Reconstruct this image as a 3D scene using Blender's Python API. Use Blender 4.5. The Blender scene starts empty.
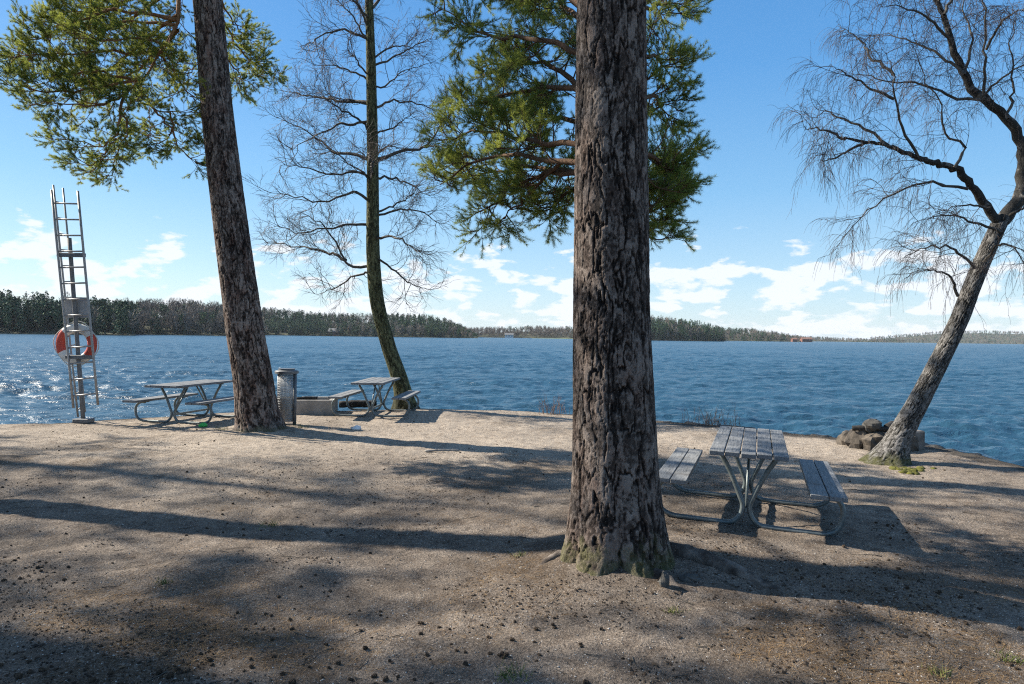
import bpy, math
import numpy as np
PI = math.pi
rng = np.random.default_rng(11)
S = bpy.context.scene
C = S.collection

# ------------------------------------------------------------------ view geometry
CAMH = 1.75; F = 683.0
_p = math.radians(0.5); _r = math.radians(0.83)
Fw = np.array([0, math.cos(_p), -math.sin(_p)])
_R0 = np.array([1., 0, 0]); _U0 = np.cross(_R0, Fw)
Rt = _R0*math.cos(_r) + _U0*math.sin(_r)
Up = np.cross(Rt, Fw)
CAM = np.array([0, 0, CAMH])
def ray(x, y): return Fw + Rt*((x-512)/F) - Up*((y-342)/F)
def at(x, y, Y):
    d = ray(x, y); return CAM + d*(Y/d[1])
def gp(x, y, z=0.0):
    d = ray(x, y); return CAM + d*((z-CAMH)/d[2])
def pts(L): return np.array([at(*p) for p in L])
WATER = -0.45
SUN_AZ = np.array([-0.944, 0.330]); SUN_EL = math.radians(36)

# ------------------------------------------------------------------ numeric helpers
_tab = np.random.default_rng(5).random(65536)
def _h(i, j, k): return _tab[((i*73856093) ^ (j*19349663) ^ (k*83492791)) & 0xFFFF]
def vnoise(p):
    p = np.asarray(p, float); i = np.floor(p).astype(np.int64); f = p-i; f = f*f*(3-2*f)
    x, y, z = i[..., 0], i[..., 1], i[..., 2]; fx, fy, fz = f[..., 0], f[..., 1], f[..., 2]
    r = 0
    for a in (0, 1):
        for b in (0, 1):
            for c in (0, 1):
                r = r + _h(x+a, y+b, z+c)*(fx if a else 1-fx)*(fy if b else 1-fy)*(fz if c else 1-fz)
    return r*2-1
def fbm(p, o=4):
    p = np.asarray(p, float); r = 0; a = 1
    for k in range(o):
        r = r+a*vnoise(p+k*17.3); p = p*2.03; a *= .5
    return r
def sstep(a, b, x):
    t = np.clip((x-a)/(b-a), 0, 1); return t*t*(3-2*t)
def nrm(v): return v/np.maximum(np.linalg.norm(v, axis=-1, keepdims=True), 1e-9)
def smooth_path(P, n):
    P = np.asarray(P, float); m = len(P)
    t = np.linspace(0, m-1, n); i = np.clip(np.floor(t).astype(int), 0, m-2); f = (t-i)[:, None]
    Q = np.vstack([2*P[0]-P[1], P, 2*P[-1]-P[-2]])
    a, b, c, d = Q[i], Q[i+1], Q[i+2], Q[i+3]
    return .5*((2*b)+(c-a)*f+(2*a-5*b+4*c-d)*f*f+(3*b-a-3*c+d)*f**3)

class MB:
    """collects vertices and faces for one mesh"""
    def __init__(s): s.v = []; s.q = []; s.t = []; s.a = []; s.n = 0
    def add(s, V, quads=None, tris=None, tone=0.5):
        V = np.asarray(V, float).reshape(-1, 3)
        if quads is not None and len(quads): s.q.append(np.asarray(quads, np.int64)+s.n)
        if tris is not None and len(tris): s.t.append(np.asarray(tris, np.int64)+s.n)
        s.v.append(V); s.a.append(np.broadcast_to(np.asarray(tone, float), (len(V),)).copy()); s.n += len(V); return s
    def box(s, c, size, rot=None, tone=.5, bev=0.0):
        h = np.array(size)/2; b = min(bev, h.min()*.9)
        V = []
        for k in range(3):
            for sx in (-1, 1):
                for sy in (-1, 1):
                    for sz in (-1, 1):
                        e = np.array([sx, sy, sz])*(h-b); e[k] += np.array([sx, sy, sz])[k]*b; V.append(e)
        V = np.array(V)
        if b <= 0:
            V = V[:8]; I = [(0, 1, 3, 2), (4, 6, 7, 5), (0, 4, 5, 1), (2, 3, 7, 6), (0, 2, 6, 4), (1, 5, 7, 3)]
            T = []
        else:
            ix = lambda k, a, bb, c: k*8+a*4+bb*2+c
            I = []; T = []
            for k in range(3):
                for sgn in (0, 1):
                    q = []
                    for (u, w) in ((0, 0), (1, 0), (1, 1), (0, 1)):
                        co = [0, 0, 0]; co[k] = sgn; co[(k+1) % 3] = u; co[(k+2) % 3] = w; q.append(ix(k, *co))
                    I.append(q if sgn else q[::-1])
            for k in range(3):          # edges along axis k between faces (k+1),(k+2)
                m, n = (k+1) % 3, (k+2) % 3
                for u in (0, 1):
                    for w in (0, 1):
                        c0 = [0, 0, 0]; c0[m] = u; c0[n] = w; c1 = list(c0); c1[k] = 1
                        q = [ix(m, *c0), ix(m, *c1), ix(n, *c1), ix(n, *c0)]
                        I.append(q if (u == w) else q[::-1])
            for a in (0, 1):
                for bb in (0, 1):
                    for c2 in (0, 1):
                        t = [ix(0, a, bb, c2), ix(1, a, bb, c2), ix(2, a, bb, c2)]
                        T.append(t if (a+bb+c2) % 2 else t[::-1])
        if rot is not None: V = V@np.asarray(rot).T
        return s.add(V+np.array(c), I, T or None, tone)
    def tube(s, P, r, n=8, cap=True, tone=.5, closed=False):
        P = np.asarray(P, float); K = len(P); r = np.broadcast_to(np.asarray(r, float), (K,))
        T = np.roll(P, -1, 0)-np.roll(P, 1, 0) if closed else np.gradient(P, axis=0)
        T = nrm(T); N = np.zeros_like(P)
        ref = np.array([0, 0, 1.]) if abs(T[0][2]) < .9 else np.array([1., 0, 0])
        u = nrm(np.cross(T[0], ref))
        for k in range(K):
            u = nrm(u-T[k]*np.dot(u, T[k])); N[k] = u
        B = np.cross(T, N); a = np.arange(n)*2*PI/n
        V = P[:, None]+r[:, None, None]*(np.cos(a)[None, :, None]*N[:, None]+np.sin(a)[None, :, None]*B[:, None])
        k = np.arange(K if closed else K-1); j = np.arange(n); kk, jj = np.meshgrid(k, j, indexing='ij'); k2 = (kk+1) % K
        q = np.stack([kk*n+jj, kk*n+(jj+1) % n, k2*n+(jj+1) % n, k2*n+jj], -1).reshape(-1, 4)
        V = V.reshape(-1, 3); T3 = []
        if cap and not closed:
            V = np.vstack([V, P[0], P[-1]]); e = K*n
            for j in range(n):
                T3.append((e, (j+1) % n, j)); T3.append((e+1, (K-1)*n+j, (K-1)*n+(j+1) % n))
        return s.add(V, q, T3 or None, tone)
    def batch(s, P, r0, r1, n=3, tone=.5):
        """many polylines of one length: P (N,K,3)"""
        N_, K = P.shape[:2]
        if N_ == 0: return s
        T = nrm(np.gradient(P, axis=1)); ref = np.where(np.abs(T[:, :1, 2:3]) < .85, np.array([0, 0, 1.]), np.array([1., 0, 0]))
        N = nrm(np.cross(T, np.broadcast_to(ref, T.shape))); B = np.cross(T, N); a = np.arange(n)*2*PI/n
        r = np.asarray(r0)[:, None]+(np.asarray(r1)-np.asarray(r0))[:, None]*np.linspace(0, 1, K)[None]
        V = P[:, :, None]+r[:, :, None, None]*(np.cos(a)[:, None]*N[:, :, None]+np.sin(a)[:, None]*B[:, :, None])
        i, k, j = np.meshgrid(np.arange(N_), np.arange(K-1), np.arange(n), indexing='ij'); b = i*K*n
        q = np.stack([b+k*n+j, b+k*n+(j+1) % n, b+(k+1)*n+(j+1) % n, b+(k+1)*n+j], -1).reshape(-1, 4)
        return s.add(V.reshape(-1, 3), q, None, tone)
    def lathe(s, prof, n=32, c=(0, 0, 0), tone=.5, wob=0):
        P = np.array(prof, float); a = np.arange(n)*2*PI/n; K = len(P)
        V = np.stack([P[:, None, 0]*np.cos(a), P[:, None, 0]*np.sin(a), np.broadcast_to(P[:, None, 1], (K, n))], -1)
        k, j = np.meshgrid(np.arange(K-1), np.arange(n), indexing='ij')
        q = np.stack([k*n+j, k*n+(j+1) % n, (k+1)*n+(j+1) % n, (k+1)*n+j], -1).reshape(-1, 4)
        V = V.reshape(-1, 3)
        if wob: V = V+wob*vnoise(V*14)[:, None]*np.array([1, 1, .6])
        return s.add(V+np.array(c), q, None, tone)
    def blob(s, c, r, n=16, amp=.25, freq=3, seed=0, tone=.5):
        th = np.linspace(0, PI, n//2+1); ph = np.arange(n)*2*PI/n
        D = np.stack([np.sin(th)[:, None]*np.cos(ph), np.sin(th)[:, None]*np.sin(ph), np.broadcast_to(np.cos(th)[:, None], (len(th), n))], -1).reshape(-1, 3)
        V = D*(1+amp*fbm(D*freq*.5+seed*9.7, 3))[:, None]*np.array(r)
        K = len(th); k, j = np.meshgrid(np.arange(K-1), np.arange(n), indexing='ij')
        q = np.stack([k*n+j, (k+1)*n+j, (k+1)*n+(j+1) % n, k*n+(j+1) % n], -1).reshape(-1, 4)
        return s.add(V+np.array(c), q, None, tone)
    def build(s, name, mat, parent=None, smooth=True, loc=None, sharp=None):
        V = np.vstack(s.v)
        if loc is not None: V = V-np.array(loc)
        Q = np.vstack(s.q) if s.q else np.zeros((0, 4), np.int64); T = np.vstack(s.t) if s.t else np.zeros((0, 3), np.int64)
        me = bpy.data.meshes.new(name); me.vertices.add(len(V)); me.vertices.foreach_set('co', V.astype(np.float32).ravel())
        L = np.concatenate([Q.ravel(), T.ravel()]).astype(np.int32)
        me.loops.add(len(L)); me.loops.foreach_set('vertex_index', L)
        st = np.concatenate([np.arange(len(Q))*4, len(Q)*4+np.arange(len(T))*3]).astype(np.int32)
        me.polygons.add(len(st)); me.polygons.foreach_set('loop_start', st)
        me.polygons.foreach_set('use_smooth', np.full(len(st), bool(smooth)))
        me.update(calc_edges=True)
        at_ = me.attributes.new('tone', 'FLOAT', 'POINT'); at_.data.foreach_set('value', np.concatenate(s.a).astype(np.float32))
        me.materials.append(mat); me.validate()
        if sharp:
            me.set_sharp_from_angle(angle=math.radians(sharp))
        o = bpy.data.objects.new(name, me); C.objects.link(o)
        if parent: o.parent = parent
        elif loc is not None: o.location = loc
        return o
def rotz(a): c, s = math.cos(a), math.sin(a); return np.array([[c, -s, 0], [s, c, 0], [0, 0, 1.]])

def tag(o, label=None, cat=None, group=None, kind=None):
    for k, v in (('label', label), ('category', cat), ('group', group), ('kind', kind)):
        if v: o[k] = v
    return o
def thing(name, loc, label, cat, group=None, rz=0):
    o = bpy.data.objects.new(name, None); C.objects.link(o); o.empty_display_size = .1
    o.location = tuple(loc); o.rotation_euler = (0, 0, rz)
    return tag(o, label, cat, group)
def copy_thing(root, loc, rz, label, group=None, scale=None):
    r = root.copy(); C.objects.link(r); r.location = tuple(loc); r.rotation_euler = (0, 0, rz)
    r['label'] = label
    if group: r['group'] = group
    if scale: r.scale = (scale,)*3
    for ch in [o for o in C.objects if o.parent == root]:
        c = ch.copy(); C.objects.link(c); c.parent = r
        for g in [o for o in C.objects if o.parent == ch]:
            d = g.copy(); C.objects.link(d); d.parent = c
    return r

# ------------------------------------------------------------------ materials
class G:
    def __init__(s, name):
        s.m = bpy.data.materials.new(name); s.m.use_nodes = True; s.t = s.m.node_tree; s.N = s.t.nodes; s.L = s.t.links
        s.b = s.N['Principled BSDF']; s.out = s.N['Material Output']
    def n(s, typ, **kw):
        o = s.N.new(typ)
        for k, v in kw.items():
            if k in ('ins',):
                for a, b in v.items(): s.put(o.inputs[a], b)
            else: setattr(o, k, v)
        return o
    def put(s, sock, v):
        if isinstance(v, bpy.types.NodeSocket): s.L.new(v, sock)
        else: sock.default_value = v
    def noise(s, vec, scale, detail=4, rough=.55, dist=0):
        return s.n('ShaderNodeTexNoise', ins={'Vector': vec, 'Scale': scale, 'Detail': detail, 'Roughness': rough, 'Distortion': dist}).outputs['Fac']
    def ramp(s, fac, stops):
        r = s.n('ShaderNodeValToRGB'); e = r.color_ramp.elements
        while len(e) < len(stops): e.new(.5)
        for q, (p, c) in zip(e, stops):
            q.position = p; q.color = (*c, 1) if len(c) == 3 else c
        s.put(r.inputs['Fac'], fac); return r.outputs['Color']
    def mix(s, f, a, b, typ='MIX'):
        m = s.n('ShaderNodeMix', data_type='RGBA', blend_type=typ); I = m.inputs
        s.put(I[0], f)
        for k, v in ((6, a), (7, b)):
            s.put(I[k], (*v, 1) if isinstance(v, tuple) and len(v) == 3 else v)
        return m.outputs[2]
    def math(s, op, a, b=0.0, clamp=False):
        m = s.n('ShaderNodeMath', operation=op, use_clamp=clamp); s.put(m.inputs[0], a); s.put(m.inputs[1], b); return m.outputs[0]
    def smooth(s, x, a, b):
        m = s.n('ShaderNodeMapRange', interpolation_type='SMOOTHSTEP', ins={'Value': x, 'From Min': a, 'From Max': b}); return m.outputs[0]
    def attr(s, name='tone'): return s.n('ShaderNodeAttribute', attribute_name=name).outputs['Fac']
    def obj(s): return s.n('ShaderNodeTexCoord').outputs['Object']
    def gen(s): return s.n('ShaderNodeNewGeometry').outputs['Position']
    def sep(s, v): return s.n('ShaderNodeSeparateXYZ', ins={'Vector': v}).outputs
    def scale(s, v, sc): return s.n('ShaderNodeVectorMath', operation='MULTIPLY', ins={0: v, 1: sc}).outputs[0]
    def bump(s, h, dist, strength=1.0, normal=None):
        i = {'Height': h, 'Distance': dist, 'Strength': strength}
        if normal is not None: i['Normal'] = normal
        return s.n('ShaderNodeBump', ins=i).outputs[0]
    def done(s, color=None, rough=.8, normal=None, metal=0, spec=.3):
        if color is not None: s.put(s.b.inputs['Base Color'], (*color, 1) if isinstance(color, tuple) else color)
        s.put(s.b.inputs['Roughness'], rough); s.put(s.b.inputs['Metallic'], metal); s.put(s.b.inputs['Specular IOR Level'], spec)
        if normal is not None: s.put(s.b.inputs['Normal'], normal)
        return s.m

def m_ground():
    g = G('sandy_gravel'); p = g.gen()
    big = g.noise(p, .35, 5, .6); med = g.noise(p, 2.2, 5, .6); fine = g.noise(p, 60, 3, .7); grit = g.noise(p, 190, 2, .7)
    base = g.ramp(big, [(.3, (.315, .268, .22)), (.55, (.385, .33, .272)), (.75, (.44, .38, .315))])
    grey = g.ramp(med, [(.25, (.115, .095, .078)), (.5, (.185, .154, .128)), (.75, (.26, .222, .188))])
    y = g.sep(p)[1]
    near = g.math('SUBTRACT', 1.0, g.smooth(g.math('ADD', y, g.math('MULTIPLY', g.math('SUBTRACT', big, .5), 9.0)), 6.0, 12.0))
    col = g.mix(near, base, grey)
    sp = g.ramp(fine, [(.30, (.22, .21, .20)), (.45, (.80, .78, .76)), (.58, (1.1, 1.08, 1.05)), (.72, (2.1, 2.05, 1.98))])
    col = g.mix(.95, col, sp, 'MULTIPLY')
    sp2 = g.ramp(grit, [(.3, (.4, .4, .4)), (.5, (1, 1, 1)), (.75, (1.7, 1.7, 1.66))])
    col = g.mix(.8, col, sp2, 'MULTIPLY')
    mott = g.noise(p, 7.0, 5, .65, .4)
    col = g.mix(.7, col, g.ramp(mott, [(.32, (.5, .45, .42)), (.5, (1, 1, 1)), (.68, (1.22, 1.2, 1.17))]), 'MULTIPLY')
    # brown needle litter in patches
    lm = g.noise(p, .9, 6, .65, .6); lf = g.noise(g.scale(p, (1., 1., 1.)), 34, 4, .7, 1.5)
    pat = g.math('MULTIPLY', g.smooth(lm, .46, .58), g.smooth(lf, .38, .54))
    litter = g.ramp(g.noise(p, 70, 2), [(.3, (.045, .032, .022)), (.6, (.105, .074, .048)), (.8, (.19, .145, .10))])
    lit_on = g.attr()
    col = g.mix(g.math('MULTIPLY', g.math('MAXIMUM', pat, 0), g.smooth(lit_on, .1, .8)), col, litter)
    # damp dark bank by the water
    x, yy, z = g.sep(p)[0:3]
    col = g.mix(g.math('SUBTRACT', 1.0, g.smooth(z, -.26, -.06)), col, (.045, .04, .034))
    col = g.mix(g.math('MULTIPLY', g.smooth(g.math('ADD', g.attr('wet'), g.math('MULTIPLY', g.math('SUBTRACT', mott, .5), .5)), .15, .7), .85), col, g.mix(fine, (.028, .024, .02), (.085, .074, .06)))
    h = g.math('ADD', g.math('MULTIPLY', fine, 1.0), g.math('MULTIPLY', grit, .5))
    nn = g.bump(h, .016, 1.0, g.bump(g.math('ADD', med, g.math('MULTIPLY', mott, .6)), .035, .8))
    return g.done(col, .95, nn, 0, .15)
def m_water():
    g = G('lake_water'); p = g.gen(); a = g.scale(p, (.8, 1, 1))
    d = g.n('ShaderNodeVectorMath', operation='LENGTH', ins={0: p}).outputs['Value']
    n1 = g.noise(a, 1.9, 5, .66, .5); n2 = g.noise(a, 6.0, 3, .65, .3); n3 = g.noise(a, .35, 3, .55)
    h = g.math('ADD', g.math('ADD', g.math('MULTIPLY', n1, .15), g.math('MULTIPLY', n2, .018)), g.math('MULTIPLY', n3, .40))
    nn = g.bump(h, 1.0, 1.0)
    col = g.ramp(g.noise(g.scale(p, (.004, .011, 0)), 1, 3), [(.35, (.014, .048, .078)), (.65, (.024, .068, .108))])
    g.put(g.b.inputs['IOR'], 1.333)
    return g.done(col, .30, nn, 0, .5)
def m_bark(name, dark, mid, light, moss=None, mossz=.5, lich=None, bump=.01, rough=.9, warm=None):
    g = G(name); o = g.obj(); t = g.attr(); st = g.scale(o, (1, 1, .45)); fine = g.noise(st, 75, 5, .72); med = g.noise(g.scale(o, (1, 1, .4)), 9, 4)
    vo = g.n('ShaderNodeTexVoronoi', ins={'Vector': st, 'Scale': 48., 'Randomness': 1.}); fl = g.sep(vo.outputs['Color'])[0]
    f = g.math('ADD', g.math('MULTIPLY', t, .85), g.math('ADD', g.math('MULTIPLY', fine, .34), g.math('MULTIPLY', fl, .16)))
    col = g.ramp(f, [(.22, dark), (.42, tuple(.5*a+.5*b for a, b in zip(dark, mid))), (.62, mid), (.95, light)])
    col = g.mix(.6, col, g.ramp(med, [(.3, warm or (.66, .62, .60)), (.55, (1, 1, 1)), (.72, (1.3, 1.27, 1.25))]), 'MULTIPLY')
    if lich: col = g.mix(g.math('MULTIPLY', g.smooth(g.noise(o, 9, 4), .55, .66), .8), col, lich)
    if moss:
        z = g.sep(o)[2]; mm = g.math('SUBTRACT', g.math('MULTIPLY', g.noise(o, 7, 4, .6), 1.6), g.math('DIVIDE', z, mossz))
        col = g.mix(g.math('MULTIPLY', g.smooth(mm, .25, .7), .75), col, g.mix(g.smooth(fine, .4, .6), tuple(c*.5 for c in moss), moss))
    h = g.math('ADD', fine, g.math('MULTIPLY', fl, .5))
    return g.done(col, rough, g.bump(h, bump, .9), 0, .2)
def m_plain(name, c1, c2, scale=8, rough=.7, metal=0, bump=0, spec=.3, stretch=(1, 1, 1), mid=.5):
    g = G(name); o = g.scale(g.obj(), stretch); n = g.noise(o, scale, 5, .6)
    col = g.ramp(n, [(mid-.18, c1), (mid+.18, c2)])
    return g.done(col, rough, g.bump(n, bump) if bump else None, metal, spec)
def m_needles(name, dark, mid, light, transl=.35):
    g = G(name); t = g.attr(); col = g.ramp(t, [(0, dark), (.5, mid), (1, light)])
    g.done(col, .55, None, 0, .3)
    tr = g.n('ShaderNodeBsdfTranslucent', ins={'Color': g.mix(.5, col, (.34, .34, .05))}); mx = g.n('ShaderNodeMixShader', ins={0: transl})
    g.L.new(g.b.outputs[0], mx.inputs[1]); g.L.new(tr.outputs[0], mx.inputs[2]); g.L.new(mx.outputs[0], g.out.inputs[0]); return g.m
def m_tone(name, stops, rough=.85, spec=.2):
    g = G(name); return g.done(g.ramp(g.attr(), stops), rough, None, 0, spec)

M = {}
M['ground'] = m_ground(); M['water'] = m_water()
M['pine_bark'] = m_bark('pine_bark', (.009, .007, .006), (.064, .050, .042), (.235, .195, .168), (.14, .135, .06), .52, bump=.022, warm=(.72, .52, .44))
M['pine_bark_warm'] = m_bark('pine_bark_warm', (.010, .0075, .0062), (.076, .057, .047), (.245, .20, .17), (.15, .14, .09), .28, bump=.016, warm=(.85, .50, .38))
M['root_bark'] = m_bark('root_bark', (.012, .010, .009), (.075, .060, .050), (.20, .17, .145))
M['pine_limb'] = m_bark('pine_limb', (.03, .02, .014), (.10, .06, .038), (.22, .13, .075))
M['pine_limb_warm'] = m_bark('pine_limb_warm', (.06, .032, .018), (.22, .11, .052), (.38, .21, .10))
M['birch_moss'] = m_bark('mossy_birch_bark', (.016, .016, .010), (.062, .062, .030), (.15, .15, .075), (.05, .05, .03), .5)
M['birch_bark'] = m_bark('rough_birch_bark', (.010, .0095, .009), (.055, .052, .046), (.21, .20, .19), (.09, .09, .03), .3, (.17, .165, .155))
M['birch_twig'] = m_plain('birch_twig', (.048, .037, .034), (.105, .083, .075), 3)
M['shrub'] = m_plain('reddish_stems', (.10, .055, .04), (.24, .16, .11), 9)
M['birch_branch'] = m_plain('birch_branch', (.032, .028, .023), (.10, .088, .072), 6)
M['needles'] = m_needles('pine_needles', (.038, .095, .044), (.125, .205, .055), (.38, .40, .085), .62)
M['needles_far'] = m_tone('far_conifer_needles', [(0, (.010, .032, .020)), (.5, (.030, .075, .038)), (1, (.08, .13, .055))])
M['bare_far'] = m_tone('far_bare_twigs', [(0, (.08, .064, .050)), (.5, (.17, .140, .112)), (1, (.30, .255, .21))])
M['wood'] = None
def m_wood():
    g = G('weathered_planks'); o = g.obj(); t = g.attr()
    gr = g.noise(g.scale(o, (14, 1.1, 14)), 5, 5, .65, .4); bl = g.noise(o, 3.0, 4)
    col = g.ramp(gr, [(.28, (.055, .058, .06)), (.46, (.17, .175, .18)), (.6, (.22, .225, .23)), (.78, (.33, .33, .325))])
    col = g.mix(.55, col, g.ramp(t, [(0, (.72, .74, .78)), (1, (1.12, 1.1, 1.06))]), 'MULTIPLY')
    col = g.mix(g.smooth(bl, .56, .72), col, (.12, .115, .11))
    return g.done(col, .75, g.bump(gr, .003, .7), 0, .25)
M['wood'] = m_wood()
M['steel'] = m_plain('painted_steel_tube', (.10, .125, .13), (.18, .205, .205), 22, .45, .35, .001, .5)
M['galv'] = m_plain('galvanised_steel', (.28, .29, .30), (.42, .43, .44), 30, .42, .5, 0, .5)
M['galv_dark'] = m_plain('weathered_steel', (.09, .095, .10), (.17, .175, .18), 18, .5, .4, 0, .5)
M['alu'] = m_plain('weathered_aluminium', (.24, .235, .225), (.38, .365, .35), 25, .5, .3, 0, .5)
M['post'] = m_plain('weathered_post', (.12, .118, .118), (.22, .215, .21), 12, .75, 0, .003, .3, (6, 6, .6))
M['board'] = m_plain('grey_board', (.28, .28, .285), (.40, .395, .385), 9, .7)
M['red'] = m_plain('faded_red_plastic', (.46, .055, .03), (.54, .085, .05), 5, .5, 0, 0, .4)
M['white'] = m_plain('dirty_white_plastic', (.56, .55, .51), (.74, .73, .69), 7, .5, 0, 0, .4)
M['rope'] = m_plain('pale_rope', (.5, .48, .42), (.62, .6, .54), 20, .9)
M['concrete'] = m_plain('sooty_shaded_concrete', (.075, .067, .06), (.24, .215, .19), 3.6, .9, 0, .006, .2)  # smoke stains, with the fire ring's partial shade also put into the dark colour
M['concrete_pale'] = m_plain('pale_concrete', (.20, .185, .165), (.36, .335, .30), 3.2, .9, 0, .004, .2)
M['soot'] = m_plain('charred_wood', (.012, .011, .010), (.05, .046, .042), 11, .9, 0, .012)
M['ash'] = m_plain('ash', (.05, .047, .045), (.16, .15, .145), 9, .95, 0, .01)
M['stone'] = m_plain('grey_stone', (.16, .15, .14), (.33, .31, .28), 9, .85, 0, .006)
M['sootstone'] = m_plain('smoky_stone', (.03, .027, .024), (.15, .125, .10), 4.2, .9, 0, .02, .2)
M['darkstone'] = m_plain('wet_dark_stone', (.035, .033, .03), (.10, .095, .085), 6, .7, 0, .01)
M['pebble'] = m_tone('pebbles', [(0, (.07, .065, .06)), (.5, (.23, .205, .18)), (1, (.46, .43, .39))])
M['cone'] = m_tone('pine_cone', [(0, (.016, .012, .009)), (.5, (.05, .035, .024)), (1, (.13, .09, .055))])
M['litter'] = m_tone('dry_needles', [(0, (.06, .036, .018)), (.5, (.17, .10, .045)), (1, (.33, .22, .11))])
M['grass'] = m_tone('spring_grass', [(0, (.05, .075, .018)), (.5, (.10, .13, .035)), (1, (.24, .22, .09))])
M['moss'] = m_plain('yellow_moss', (.055, .058, .012), (.12, .115, .025), 30, .95, 0, .01)
M['hill'] = m_plain('shore_ground', (.03, .038, .02), (.075, .075, .04), .05, .95)
M['field'] = m_plain('pale_spring_field', (.16, .21, .06), (.28, .29, .11), .02, .95)
M['redwall'] = m_plain('red_painted_wall', (.15, .07, .05), (.19, .085, .06), .3, .8)
M['whitewall'] = m_plain('white_painted_wall', (.7, .69, .66), (.78, .77, .74), .3, .8)
M['rooft'] = m_plain('orange_tile_roof', (.17, .095, .07), (.22, .12, .085), .5, .85)
M['roofg'] = m_plain('grey_roof', (.12, .12, .12), (.2, .2, .2), .5, .85)
M['glass'] = m_plain('dark_window', (.02, .025, .03), (.03, .035, .04), 1, .15, 0, 0, .5)
M['green'] = m_plain('green_plastic', (.05, .45, .09), (.10, .60, .16), 12, .45)
M['paper'] = m_plain('white_paper', (.68, .68, .68), (.8, .8, .8), 12, .7)
M['bag'] = m_plain('pale_bin_bag', (.45, .43, .39), (.60, .58, .53), 6, .5, 0, .02)

# ------------------------------------------------------------------ land and water
SHX = [(-80, 6), (-30, 10.2)]
SH_PX = [(-120, 430), (0, 424.5), (60, 422.5), (130, 418), (240, 412), (330, 411), (420, 408.5), (500, 410), (560, 414), (660, 421), (700, 424), (760, 430), (850, 438.5), (930, 446), (985, 456), (1024, 470)]
_sp = [tuple(gp(x, y)[:2]) for x, y in SH_PX]
SHX += _sp + [(_sp[-1][0]+1.2, _sp[-1][1]-1.5), (12, 4), (18, -4), (30, -30), (40, -60)]
SHX = np.array(SHX)
def shore_y(x): return np.interp(x, SHX[:, 0], SHX[:, 1])+.10*vnoise(np.stack([x*1.3, x*0+3, x*0], -1))+.05*vnoise(np.stack([x*4.1, x*0+9, x*0], -1))
def shore_dist(x, y):
    e = .4; s = (np.interp(x+e, SHX[:, 0], SHX[:, 1])-np.interp(x-e, SHX[:, 0], SHX[:, 1]))/(2*e)
    return (shore_y(x)-y)/np.sqrt(1+s*s)
TX, TY = 0.83, 5.28         # the big pine
def land_z(x, y, fine=True):
    x = np.asarray(x, float); y = np.asarray(y, float)
    P = np.stack([x, y, x*0], -1); d = shore_dist(x, y)
    z = .030*vnoise(P*.45)+.018*vnoise(P*1.3+7)
    if fine: z = z+.010*vnoise(P*4.1)+.006*vnoise(P*11+3)+.0035*vnoise(P*27)+.002*vnoise(P*55)
    z = z*sstep(-.2, .6, d)
    r = np.hypot(x-TX, y-TY); z = z+.09*np.exp(-(r/.75)**2)*(1+.3*vnoise(P*3.3))
    r = np.hypot(x+4.42, y-12.1); z = z+.06*np.exp(-(r/.7)**2)
    z = z-.028*np.clip(x-2.4, -1.2, 1.4)*np.exp(-(((x-2.4)/1.9)**4+((y-6.85)/1.6)**4))
    bank = sstep(2.0, 3.5, x)                         # firmer, steeper edge on the right
    drop = np.where(d < 0, -d, 0)
    z = z-(1.4*drop*(1-bank)+bank*np.minimum(1.2*drop+.16*sstep(0, .08, drop), 9))*1.0
    return np.maximum(z, -1.6)
def axis(segs):
    a = []
    for s0, s1, st in segs: a.append(np.arange(s0, s1, st))
    return np.concatenate(a+[np.array([segs[-1][1]])])
def sheet(xs, ys, zf):
    X, Y = np.meshgrid(xs, ys); V = np.stack([X, Y, zf(X, Y)], -1).reshape(-1, 3); nx, ny = len(xs), len(ys)
    j, i = np.meshgrid(np.arange(ny-1), np.arange(nx-1), indexing='ij'); a = j*nx+i
    return V, np.stack([a, a+1, a+nx+1, a+nx], -1).reshape(-1, 4)
xs = axis([(-80, -20, 3), (-20, -10, .4), (-10, -6, .08), (-6, 6, .026), (6, 9, .05), (9, 14, .3), (14, 60, 3)])
ys = axis([(-60, 0, 3), (0, 2.2, .2), (2.2, 6.5, .02), (6.5, 10, .035), (10, 19, .06), (19, 30, 1.5)])
V, q = sheet(xs, ys, lambda X, Y: land_z(X, Y))
def litter_at(x, y):
    n = fbm(np.stack([x*.55, y*.55, x*0+2], -1), 3)
    w = .25+1.1*sstep(5.4, 3.4, y)*sstep(.5, -2.5, x)+.45*sstep(7, 4.5, y)*sstep(1.0, 3, x)+.5*np.exp(-((x-TX)**2+(y-TY)**2)/1.2)
    return np.clip(w+.35*n, 0, 1)
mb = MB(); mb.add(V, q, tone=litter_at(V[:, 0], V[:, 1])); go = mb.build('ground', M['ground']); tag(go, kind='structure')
sd_ = shore_dist(V[:, 0], V[:, 1]); rt_ = sstep(1.0, 3.6, V[:, 0]); nz_ = fbm(np.stack([V[:, 0]*1.4, V[:, 1]*1.4, V[:, 0]*0+5], -1), 3)
wet = 1-sstep(0, 1, (sd_+.10*nz_)/(.16+.62*rt_)); aw = go.data.attributes.new('wet', 'FLOAT', 'POINT'); aw.data.foreach_set('value', wet.astype(np.float32))

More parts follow.
